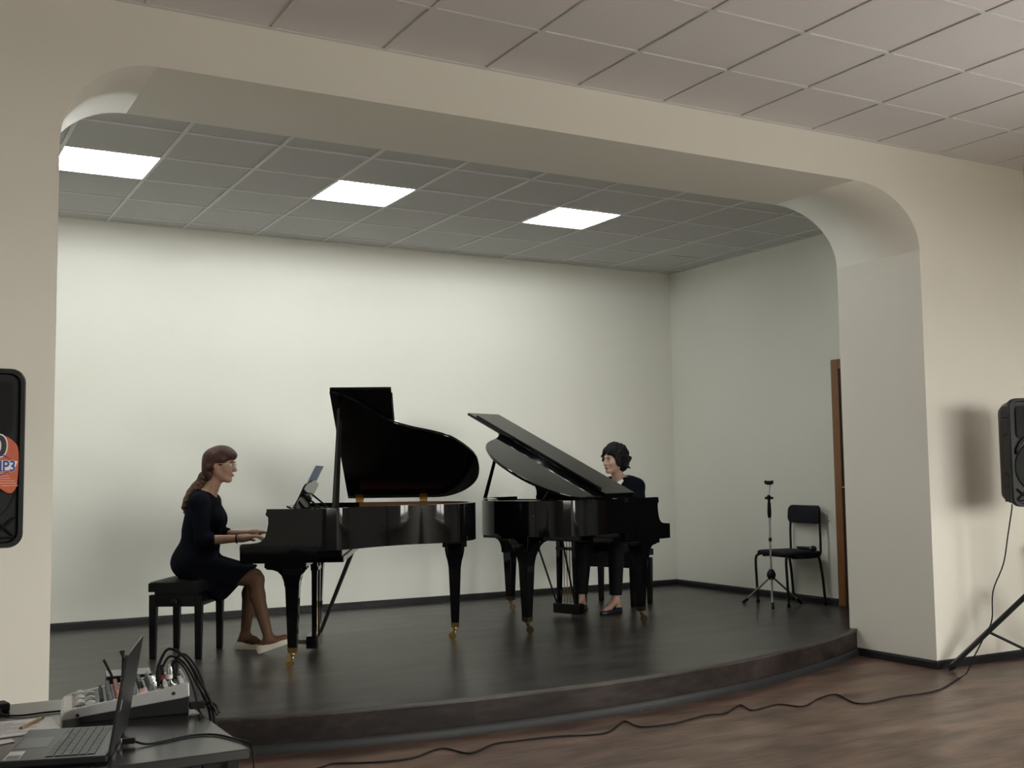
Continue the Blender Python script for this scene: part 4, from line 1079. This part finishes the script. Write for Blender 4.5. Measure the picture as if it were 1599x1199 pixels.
# ================================================================== LOUDSPEAKERS ON TRIPODS
SH, SWD, SDP = .70, .42, .34
def rrect(hx, hz, rad, n=6, cz=0):
    pts = []
    for cx, c2, a0 in ((hx-rad, hz-rad, 0), (-hx+rad, hz-rad, 90), (-hx+rad, -hz+rad, 180), (hx-rad, -hz+rad, 270)):
        for k in range(n+1): a = R(a0+90*k/n); pts.append((cx+rad*math.cos(a), cz+c2+rad*math.sin(a)))
    return pts
def speaker(x, y, z, rot, label, sticker):
    t = thing('loudspeaker', label, 'loudspeaker', (x, y, z), R(rot), group=None)
    H2 = SH/2
    # cabinet: rounded shell tapering to the back; front face frame
    b = B()
    secs = [(-SDP/2+.012, 1.0), (-SDP/2, .985)]
    rings = []
    for yy, s in ((SDP/2, .72), (SDP/2-.02, .78), (.05, .88), (-SDP/2+.06, .97), (-SDP/2+.05, 1.0), (-SDP/2+.012, 1.0), (-SDP/2, .975)):
        rings.append([(px*s, yy, pz*(1-(1-s)*.45)+H2) for px, pz in rrect(SWD/2, H2, .055)])
    inner = [(px, -SDP/2, pz+H2) for px, pz in rrect(SWD/2-.019, H2-.019, .042)]
    rings.append(inner); rings.append([(px, -SDP/2+.022, pz+H2) for px, pz in rrect(SWD/2-.024, H2-.024, .04)])
    b.loft(rings); b.obj('cabinet', M['plastic'], t, smooth='auto')
    # ribs along the sides with gaps and the hand grip between them
    for s in (-1, 1):
        for z0, z1 in ((.03, .125), (.135, .21), (.475, .565), (.575, .655)):
            k = B(); k.loft([[(s*(SWD/2-.03), -SDP/2+.052, z), (s*(SWD/2-.002), -SDP/2+.058, z), (s*(SWD/2-.004), -SDP/2+.15, z), (s*(SWD/2-.05), -SDP/2+.20, z)] for z in (z0, z1)])
            k.obj('side_rib', M['plastic'], t, bevel=.004)
        k = B(); k.loft([[(s*(SWD/2-.03), -SDP/2+.052, z), (s*(SWD/2-.016+dd), -SDP/2+.058, z), (s*(SWD/2-.020+dd), -SDP/2+.14, z), (s*(SWD/2-.06), -SDP/2+.19, z)] for z, dd in ((.20, .012), (.235, .002), (.34, -.006), (.44, .002), (.475, .012))])
        k.obj('hand_grip', M['rubber'], t, smooth='auto')
    # upper horn flare
    yF = -SDP/2
    b = B()
    b.loft([[(px, yF+.010, .545+pz) for px, pz in rrect(.165, .105, .03)], [(px, yF+.03, .548+pz) for px, pz in rrect(.12, .07, .03)], [(px, yF+.085, .55+pz) for px, pz in rrect(.045, .035, .02)]])
    b.obj('horn', M['rubber'], t, smooth='auto')
    b = B(); b.loft([[(math.cos(a)*.178, yF+.004, .40+math.sin(a)*.105-.055*abs(math.cos(a))**2) for a in [PI*k/16 for k in range(17)]] , [(math.cos(a)*.165, yF+.006, .39+math.sin(a)*.098-.055*abs(math.cos(a))**2) for a in [PI*k/16 for k in range(17)]]], cap=False, closed=False)
    o = b.obj('grille_arch', M['plastic'], t, smooth='auto'); md = o.modifiers.new('thick', 'SOLIDIFY'); md.thickness = .010
    # woofer behind a round grille
    b = B(); b.lathe([(0, .004), (.10, .006), (.178, .014), (.186, .022), (.186, .03)], (0, yF, .255), 36, 'y'); b.obj('woofer_grille', M['grille'], t, smooth='auto')
    # cross braces in the lower corners
    for s in (-1, 1):
        for p, q in (((.10, .045), (.178, .115)), ((.178, .045), (.12, .10)), ((.10, .04), (.178, .04))):
            B().tube([(s*p[0], yF+.012, p[1]), (s*q[0], yF+.012, q[1])], .006, 6).obj('corner_brace', M['plastic'], t)
    b = B(); b.tube([(0, .0, -.035), (0, .0, .02)], .026, 14); b.obj('pole_socket', M['plastic'], t, smooth='auto')
    if sticker:
        st = B(); ctrl = [(-.12, .425, 0), (.0, .455, 0), (.12, .44, 0), (.172, .41, 0), (.187, .37, 0), (.186, .28, 0), (.180, .232, 0), (.158, .212, 0), (.12, .235, 0), (.06, .30, 0), (-.05, .31, 0), (-.15, .30, 0), (-.165, .36, 0)]
        pl = [(p.x, p.y) for p in catmull(ctrl, 5, True)]
        st.loft([[(px, yF-.001, pz) for px, pz in pl], [(px, yF-.0025, pz) for px, pz in pl]])
        so = st.obj('sticker', M['orange'], t)
        sb = B(); sb.loft([[(px, yy, pz) for px, pz in ((-.10, .312), (.172, .300), (.184, .336), (-.10, .352))] for yy in (yF-.0026, yF-.0032)]); sb.obj('sticker_band', M['stickwhite'], so)
        def word(s, m, size, px, pz, yy, bold=.0, ext=.0004, sx=1.0):
            c = bpy.data.curves.new('lettering', 'FONT'); c.body = s; c.size = size; c.extrude = ext; c.offset = bold; c.align_x = 'RIGHT'; c.resolution_u = 4
            tmp = bpy.data.objects.new('lettering', c); me = bpy.data.meshes.new_from_object(tmp); bpy.data.objects.remove(tmp); o = link('lettering', me, m, so); o.location = (px, yy, pz); o.rotation_euler = (R(90), 0, 0); o.scale = (sx, 1, 1); return o
        word('0', M['stickwhite'], .112, .143, .358, yF-.0030, .0085, sx=1.0); word('0', M['stickblack'], .112, .143, .358, yF-.0038, .004, sx=1.0)
        word('P', M['stickwhite'], .025, .108, .343, yF-.0036, .002)
        word('MP3', M['stickwhite'], .060, .178, .297, yF-.0038, .0024, sx=.8); word('MP3', M['stickblue'], .060, .178, .297, yF-.0046, .0012, sx=.8)
        sw = B(); sw.tube([(.112+.052*math.cos(a), yF-.003, .322+.040*math.sin(a)) for a in [R(30)+R(300)*k/24 for k in range(25)]], [.001+.003*math.sin(PI*k/24) for k in range(25)], 6); sw.obj('swirl', M['stickblue'], so)
        for k in range(6):
            sl = B(); z = .288-k*.0095; x1 = .128+.006*k; sl.box(x1-.07+.01*k*.8, x1+.02+(.01 if k > 2 else 0), yF-.0032, yF-.0026, z, z+.0022); sl.obj('print_line', M['stickpink'], so)
    return t
def tripod(x, y, ztop, legs, hub, spread, label, rot=0):
    t = thing('speaker_stand', label, 'speaker stand', (x, y, 0), 0)
    B().tube([(0, 0, .10), (0, 0, .95)], .0185, 12).obj('outer_pole', M['steelblack'], t, smooth='auto')
    B().tube([(0, 0, .93), (0, 0, ztop-.0)], .0165, 12).obj('inner_pole', M['steelblack'], t, smooth='auto')
    B().lathe([(.019, .90), (.027, .91), (.027, .95), (.019, .96)], n=14).obj('collar', M['plastic'], t, smooth='auto')
    B().lathe([(.019, hub-.03), (.032, hub-.025), (.032, hub+.02), (.019, hub+.025)], n=14).obj('hub', M['plastic'], t, smooth='auto')
    B().lathe([(.019, .09), (.028, .10), (.028, .13), (.019, .135)], n=14).obj('brace_ring', M['plastic'], t, smooth='auto')
    for a in legs:
        a = R(a); d = (math.cos(a), math.sin(a))
        B().tube([(d[0]*.03, d[1]*.03, hub), (d[0]*spread, d[1]*spread, .022)], .0175, 10).obj('leg', M['steelblack'], t, smooth='auto')
        B().tube([(d[0]*(spread-.03), d[1]*(spread-.03), .04), (d[0]*(spread+.012), d[1]*(spread+.012), .018)], .021, 10).obj('rubber_foot', M['rubber'], t, smooth='auto')
        f = .55; B().tube([(d[0]*.03, d[1]*.03, .115), (d[0]*(.03+(spread-.03)*f), d[1]*(.03+(spread-.03)*f), hub+(.022-hub)*f)], .009, 8).obj('brace', M['steelblack'], t, smooth='auto')
    return t
speaker(.284, -.31, 1.075, 0, 'black loudspeaker with an orange sticker against the left pillar', True)
tripod(.284, -.31, 1.042, (150, 210, 300), .36, .36, 'black stand carrying the loudspeaker with the orange sticker', 0)
RSX, RSY = 6.618, -.50
speaker(RSX, RSY, 1.085, -32.5, 'black loudspeaker without sticker on the tripod at the right wall', False)
tripod(RSX, RSY, 1.052, (135.5, 255, 15), .56, .575, 'black tripod stand with sloping leg near the right pillar', 0)

# speaker cable hanging down and running along the stage foot
air = [(6.372, -.5, 1.10), (6.372, -.5, 1.074), (6.39, -.449, .907), (6.40, -.397, .714), (6.351, -.346, .535), (6.395, -.294, .345), (6.384, -.243, .236), (6.319, -.20, .094)]
fl = [(6.212, -.223), (5.975, -.339), (5.638, -.497), (5.436, -.531), (5.246, -.522), (4.977, -.557), (4.906, -.499), (4.996, -.279), (4.837, -.301), (4.59, -.422), (4.51, -.306), (4.283, -.346), (4.318, -.204), (4.101, -.328), (3.978, -.308), (3.717, -.375), (3.519, -.347), (3.518, -.192), (3.277, -.365), (3.035, -.294), (2.812, -.266), (2.683, -.263), (2.503, -.36), (2.431, -.203), (2.239, -.294), (2.068, -.283), (1.883, -.195), (1.804, -.226), (1.5, -.35), (1.1, -.6), (.95, -1.2)]
b = B(); b.tube(catmull(air + [(x, y, .0055) for x, y in fl], 5), .0045, 6)
tag(b.obj('speaker_cable', M['rubber'], None, smooth='auto'), 'thin black cable hanging from the right loudspeaker and winding along the floor', 'cable')

# ================================================================== SOUND DESK
TZ = .65
def table():
    t = thing('table', 'dark grey table in the lower left corner under laptop and mixer', 'table', (.14, -1.91, 0))
    x0, x1, y0, y1 = -.85, .70, -.478, .478
    B().box(x0, x1, y0, y1, TZ-.026, TZ).obj('table_top', M['tabletop'], t, bevel=.003)
    # end panel and front panel made of upright boards
    for x in (x0+.03, x1-.05): B().box(x, x+.022, y0+.03, y1-.03, 0, TZ-.026).obj('end_panel', M['tableside'], t, bevel=.002)
    n = 46; w = (x1-x0-.14)/n
    for k in range(n): B().box(x0+.06+k*w+.002, x0+.06+(k+1)*w-.002, y0+.035, y0+.05, .02, TZ-.027).obj('front_slat', M['tableside'], t)
    B().box(x0+.06, x1-.06, y0+.05, y0+.056, .02, TZ-.027).obj('front_panel', M['tableside'], t)
    m = 28; w = (y1-y0-.07)/m
    for k in range(m): B().box(x1-.028, x1-.018, y0+.035+k*w+.002, y0+.035+(k+1)*w-.002, .02, TZ-.027).obj('side_slat', M['tableside'], t)
table()

def laptop():
    t = thing('laptop', 'open dark laptop seen from the side on the grey table', 'laptop', (.517, -2.31, TZ), R(-17))
    U0, U1, V0, V1 = -.25, -.005, -.045, .307
    B().loft([[(u, v, z) for u, v in ((U0, V0), (U1, V0), (U1, V1), (U0, V1))] for z in (.003, .02)]).obj('base', M['laptop'], t, bevel=.004)
    B().box(U0+.012, U0+.085, .085, .20, .0202, .0206).obj('touchpad', M['pad'], t)
    b = B(); b.box(U0+.006, U0+.042, V0+.012, V0+.10, .0202, .0206); o = b.obj('sticker', M['sticker'], t, label_none) if False else b.obj('sticker', M['sticker'], t)
    B().box(U0+.010, U0+.040, V0+.016, V0+.055, .0206, .0209).obj('sticker_print', M['pad'], o)
    B().box(U0+.098, U1-.028, V0+.018, V1-.014, .0199, .0204).obj('key_well', M['stickblack'], t)
    rows = 6; ku0, ku1 = U0+.100, U1-.030; kv0, kv1 = V0+.020, V1-.016
    du = (ku1-ku0)/rows; cols = 18; dv = (kv1-kv0)/cols
    kb = B(); kb.box(-du/2+.0013, du/2-.0013, -dv/2+.0013, dv/2-.0013, 0, .0022); km = kb.mesh('key'); km.materials.append(M['key'])
    sb = B(); sb.box(-du/2+.0013, du/2-.0013, -dv*2.5+.0013, dv*2.5-.0013, 0, .0022); sm = sb.mesh('space_bar'); sm.materials.append(M['key'])
    for r_ in range(rows):
        c = 0
        while c < cols:
            sp = (r_ == 0 and c == 9)
            o = bpy.data.objects.new('space_bar' if sp else 'key', sm if sp else km); C.objects.link(o); o.parent = t
            o.location = (ku0+(r_+.5)*du, kv0+(c+(2.5 if sp else .5))*dv, .0204)
            c += 5 if sp else 1
    lean = R(9); s = lambda u, v, h: (U1+.004+h*math.sin(lean)+u*math.cos(lean), v, .018+h*math.cos(lean)-u*math.sin(lean))
    b = B(); b.loft([[s(u, v, h) for v, h in ((V0, 0), (V1, 0), (V1, .243), (V0, .243))] for u in (-.003, .004)]); sc = b.obj('screen', M['laptop'], t, bevel=.0025)
    b = B(); b.loft([[s(u, v, h) for v, h in ((V0+.012, .02), (V1-.012, .02), (V1-.012, .225), (V0+.012, .225))] for u in (-.0036, -.003)]); b.obj('display', M['screen'], sc)
    b = B(); b.loft([[s(u, v, h) for v, h in ((-.005, .100), (.012, .100), (.012, .125), (-.005, .125))] for u in (.004, .0046)]); b.obj('lid_mark', M['sticker'], sc)
    for v in (V0+.05, V1-.05): B().tube([(U1+.002, v-.03, .016), (U1+.002, v+.03, .016)], .0065, 10).obj('hinge', M['stickblack'], t, smooth='auto')
    for u, v in ((U0+.02, V0+.02), (U1-.02, V0+.02), (U0+.02, V1-.02), (U1-.02, V1-.02)): B().box(u-.008, u+.008, v-.008, v+.008, 0, .003).obj('rubber_foot', M['rubber'], t)
label_none = None
laptop()

MX = (.510, -1.845, -8.0)
def mixer():
    t = thing('audio_mixer', 'silver audio mixer with knobs and faders on the grey table', 'mixer', (MX[0], MX[1], TZ), R(MX[2]))
    Wm = .265
    def zt(x): return .036+(x+.04)*(.088-.036)/.34     # top surface height along the slope
    body = [(.0, 0), (.30, 0), (.30, .07), (.0, .03)]
    b = B(); b.prism(body, lambda x, z: (x, .012, z), lambda x, z: (x, Wm-.012, z)); b.obj('lower_body', M['tableside'], t, bevel=.003)
    side = [(-.045, .013), (-.05, .022), (-.042, .034), (-.02, zt(-.02)+.003), (.298, zt(.298)+.003), (.30, .052), (.28, .048)]
    for y0, y1 in ((0, .014), (Wm-.014, Wm)):
        b = B(); b.prism(side, lambda x, z: (x, y0, z), lambda x, z: (x, y1, z)); so = b.obj('side_panel', M['silver'], t, bevel=.003)
        for x in (-.005, .125, .255):
            s = B(); s.lathe([(.0048, 0), (.0048, .002), (.002, .0025)], (x, y0-.0022 if y0 == 0 else y1, zt(x)-.017), 12, 'y'); s.obj('screw', M['stickblack'], so)
    fr = [(-.045, .013), (-.05, .022), (-.042, .034), (-.02, zt(-.02)), (.03, zt(.03)), (.03, zt(.03)-.01), (-.02, .018)]
    b = B(); b.prism(fr, lambda x, z: (x, .014, z), lambda x, z: (x, Wm-.014, z)); b.obj('front_rest', M['silver'], t)
    tp = [(-.02, zt(-.02)-.008), (-.02, zt(-.02)), (.30, zt(.30)), (.30, zt(.30)-.03)]
    b = B(); b.prism(tp, lambda x, z: (x, .014, z), lambda x, z: (x, Wm-.014, z)); b.obj('top_panel', M['mixgrey'], t)
    b = B(); b.prism([(.185, zt(.185)), (.192, zt(.19)+.022), (.197, zt(.197)+.022), (.20, zt(.2))], lambda x, z: (x, .016, z), lambda x, z: (x, Wm-.016, z)); b.obj('divider_ridge', M['knobgrey'], t)
    b = B(); b.prism([(.165, zt(.165)+.0005), (.188, zt(.188)+.0005), (.188, zt(.188)+.0012), (.165, zt(.165)+.0012)], lambda x, z: (x, .016, z), lambda x, z: (x, .10, z)); b.obj('printed_strip', M['stickpink'], t)
    ys = [.030+.0255*k for k in range(9)]
    cap = B(); cap.loft([[(-.012, -.008, 0), (.012, -.008, 0), (.012, .008, 0), (-.012, .008, 0)], [(-.013, -.008, .005), (.013, -.008, .005), (.013, .008, .005), (-.013, .008, .005)], [(-.004, -.008, .010), (.004, -.008, .010), (.004, .008, .010), (-.004, .008, .010)]]); capm = cap.mesh('fader_cap'); capm.materials.append(M['knobwhite'])
    slot = B(); slot.box(-.030, .030, -.0012, .0012, 0, .0008); slm = slot.mesh('fader_slot'); slm.materials.append(M['stickblack'])
    sl = math.atan((.088-.036)/.34)
    def put(me, name, x, y, dz=0, rx=0):
        o = bpy.data.objects.new(name, me); C.objects.link(o); o.parent = t; o.location = (x, y, zt(x)+dz); o.rotation_euler = (0, -sl, 0); return o
    for k, y in enumerate(ys):
        put(slm, 'fader_slot', .022, y)
        put(capm, 'fader_cap', .002 if k % 3 else .030, y, .0006)
    def knobmesh(m, r=.0058, h=.016):
        b = B(); b.lathe([(r*1.15, 0), (r*1.1, h*.3), (r*.85, h*.45), (r*.75, h), (0, h)], n=10); me = b.mesh('knob', 'auto'); me.materials.append(m); return me
    kg, kr, kw, kb = knobmesh(M['knobgrey'], .0075, .021), knobmesh(M['knobred'], .007, .021), knobmesh(M['knobwhite'], .006), knobmesh(M['stickblack'], .0055, .012)
    for i, x in enumerate((.060, .082, .104, .126, .148, .17)):
        for k, y in enumerate(ys):
            m_ = (kb, kg, kr, kr, kg, kg)[i]
            if i == 5 and k < 3: continue
            put(m_, 'knob', x, y)
    jm = B(); jm.lathe([(.011, 0), (.011, .004), (.0065, .005), (.0065, .001), (0, .001)], n=14); jme = jm.mesh('jack', 'auto'); jme.materials.append(M['chrome'])
    bm_ = B(); bm_.lathe([(.0125, 0), (.0125, .006), (.010, .006), (.010, .001), (0, .001)], n=16); bme = bm_.mesh('socket', 'auto'); bme.materials.append(M['stickblack'])
    wm = B(); wm.box(-.006, .006, -.006, .006, 0, .010); wme = wm.mesh('button'); wme.materials.append(M['knobwhite'])
    for i, x in enumerate((.212, .235, .258, .280)):
        for k, y in enumerate(ys):
            if i in (0, 2): put(jme, 'jack', x, y)
            elif k > 3: put(bme, 'socket', x, y)
            else: put(wme, 'button', x, y)
mixer()
# receiver with aerials behind the mixer
def receiver():
    t = thing('wireless_receiver', 'flat grey-topped radio receiver with black aerials behind the audio mixer', 'receiver', (.665, -1.52, TZ), R(-8))
    B().box(-.03, .105, -.045, .075, .004, .075).obj('case', M['plastic'], t, bevel=.003)
    B().box(-.029, .104, -.044, .074, .0755, .0775).obj('cover', M['tabletop'], t)
    for x in (-.015, .09):
        for y in (-.03, .06): B().lathe([(.008, 0), (.008, .004)], (x, y, 0), 10).obj('rubber_foot', M['rubber'], t)
    for p, q in (((-.012, -.030, .074), (-.038, -.034, .128)), ((.018, -.030, .074), (.020, -.030, .152)), ((.045, -.030, .074), (.011, -.034, .152))):
        B().tube([p, q], .0038, 8).obj('aerial', M['rubber'], t, smooth='auto')
receiver()
# patch cables from the mixer jacks, each its own thing
def mframe(u, v, z):
    m = Matrix.Translation((MX[0], MX[1], TZ)) @ Matrix.Rotation(R(MX[2]), 4, 'Z'); return tuple(m @ Vector((u, v, z)))
cabs = [([(.215, .050, .080), (.216, .050, .140), (.243, .045, .186), (.292, .034, .155), (.336, .022, .080), (.366, .012, .010), (.382, .0, -.12), (.384, -.01, -.32)], 'thick black plug cable arching highest out of the mixer', .0042, 'plug'),
        ([(.226, .078, .080), (.228, .078, .128), (.250, .074, .160), (.290, .060, .138), (.326, .050, .075), (.360, .040, .008), (.371, .03, -.10), (.372, .03, -.30)], 'black cable with a red banded plug in the mixer', .0036, 'red'),
        ([(.248, .058, .084), (.250, .058, .125), (.268, .052, .148), (.296, .040, .115), (.318, .034, .055), (.326, .020, .012), (.330, -.035, .0045), (.318, -.085, .0045)], 'thin black cable with a white ringed plug in the mixer', .0030, 'white'),
        ([(.262, .115, .086), (.263, .115, .135), (.285, .110, .156), (.318, .100, .110), (.343, .090, .045), (.366, .080, -.02), (.370, .08, -.12), (.370, .08, -.30)], 'black cable arching from the middle of the mixer sockets', .0034, 'plug'),
        ([(.274, .165, .088), (.275, .165, .136), (.300, .160, .150), (.338, .150, .100), (.362, .140, .030), (.378, .130, -.06), (.380, .13, -.15), (.380, .13, -.30)], 'black cable from the far side of the mixer sockets', .0032, 'plug')]
for pts, lb, r_, kind in cabs:
    p = pts[0]; t = thing('audio_cable', lb, 'cable', mframe(*p), R(MX[2]))
    q = [(x-p[0], y-p[1], z-p[2]) for x, y, z in pts]; q[0] = (0, 0, .035)
    B().tube(catmull(q, 6), r_, 7).obj('lead', M['rubber'], t, smooth='auto')
    k = B(); k.lathe([(.0045, .0), (.0045, .012), (.0075, .014), (.008, .036), (.005, .05), (.004, .056)], n=10); k.obj('plug', M['chrome'] if kind == 'white' else M['rubber'], t, smooth='auto')
    if kind in ('red', 'white'): B().lathe([(.0084, .014), (.0086, .026)], n=10).obj('ring', M['redband'] if kind == 'red' else M['stickwhite'], t)
t = thing('power_plug', 'black connector with cords at the back end of the mixer', 'plug', mframe(.302, .03, .020), R(MX[2]))
B().box(0, .045, -.012, .012, -.010, .010).obj('plug_body', M['rubber'], t, bevel=.003)
for k, (dy, dx) in enumerate(((-.02, .065), (.01, .075), (.03, .06))):
    B().tube(catmull([(.044, dy*.3, 0), (.06, dy*.6, .004), (dx, dy, -.006), (dx+.006, dy-.02, -.0155), (dx+.004, dy-.07, -.0155)], 4), .0035, 6).obj('cord', M['rubber'], t, smooth='auto')
# usb plug and cable at the laptop
t = thing('usb_cable', 'black cable with a silver plug leading from the laptop across the table', 'cable', (.552, -2.185, TZ))
B().box(-.012, .012, -.006, .006, .010, .020).obj('plug', M['chrome'], t, bevel=.001, rot=(0, 0, R(-15)))
B().box(.012, .045, -.008, .008, .006, .020).obj('plug_body', M['rubber'], t, bevel=.003, rot=(0, 0, R(-15)))
B().tube(catmull([(.04, -.012, .012), (.07, -.028, .004), (.13, -.01, .0035), (.19, .01, .0035), (.25, -.015, .0035), (.285, -.11, .0035), (.298, -.17, .002), (.305, -.18, -.05), (.306, -.182, -.35)], 5), .003, 6).obj('lead', M['rubber'], t, smooth='auto')
# papers, pencil, small adapter with its lead
def papers(name, label, pts, n, z0, lines=True):
    t = thing(name, label, 'paper', (pts[0][0], pts[0][1], TZ))
    q = [(x-pts[0][0], y-pts[0][1]) for x, y in pts]
    B().loft([[(x, y, z) for x, y in q] for z in (z0, z0+.0012*n)]).obj('sheet', M['paper'], t)
    a, b_, c, d = [Vector((x, y, 0)) for x, y in q]
    for k in range(11):
        f = .08+.08*k; p0 = a.lerp(d, f); p1 = b_.lerp(c, f); s0, s1 = p0.lerp(p1, .10), p0.lerp(p1, .55+.35*((k*37) % 10)/10)
        w = (d-a).normalized()*.004; zz = z0+.0012*n
        B().loft([[tuple(Vector((p.x, p.y, z))) for p in (s0, s1, s1+w, s0+w)] for z in (zz+.0001, zz+.0004)]).obj('text_line', M['ink'], t)
papers('music_sheet', 'white printed sheets under the pencil beside the laptop', [(.12, -1.93), (.455, -1.905), (.452, -1.715), (.16, -1.69)], 2, .0008)
papers('music_sheet', 'white sheet edge sticking out between the printed sheets and the laptop', [(.10, -2.06), (.33, -1.985), (.325, -1.945), (.10, -1.965)], 1, .0008)
t = thing('pencil', 'ochre pencil lying on the white printed sheets', 'pencil', (.352, -1.855, TZ+.0075), math.atan2(.115, .07))
B().tube([(0.012, 0, 0), (.135, 0, 0)], .0042, 6).obj('shaft', M['pencil'], t)
B().tube([(0, 0, 0), (.012, 0, 0)], [.0008, .0042], 6).obj('tip', M['graphite'], t)
B().tube([(.135, 0, 0), (.147, 0, 0)], .0043, 8).obj('eraser', M['graphite'], t)
t = thing('power_adapter', 'small black adapter at the left edge of the table', 'adapter', (.305, -1.53, TZ), R(10))
B().box(-.05, .05, -.03, .03, 0, .026).obj('adapter_body', M['rubber'], t, bevel=.005)
B().tube(catmull([(.02, -.03, .012), (.015, -.08, .004), (.05, -.13, .004), (.12, -.135, .004), (.17, -.15, .004)], 5), .003, 6).obj('lead', M['rubber'], t, smooth='auto')
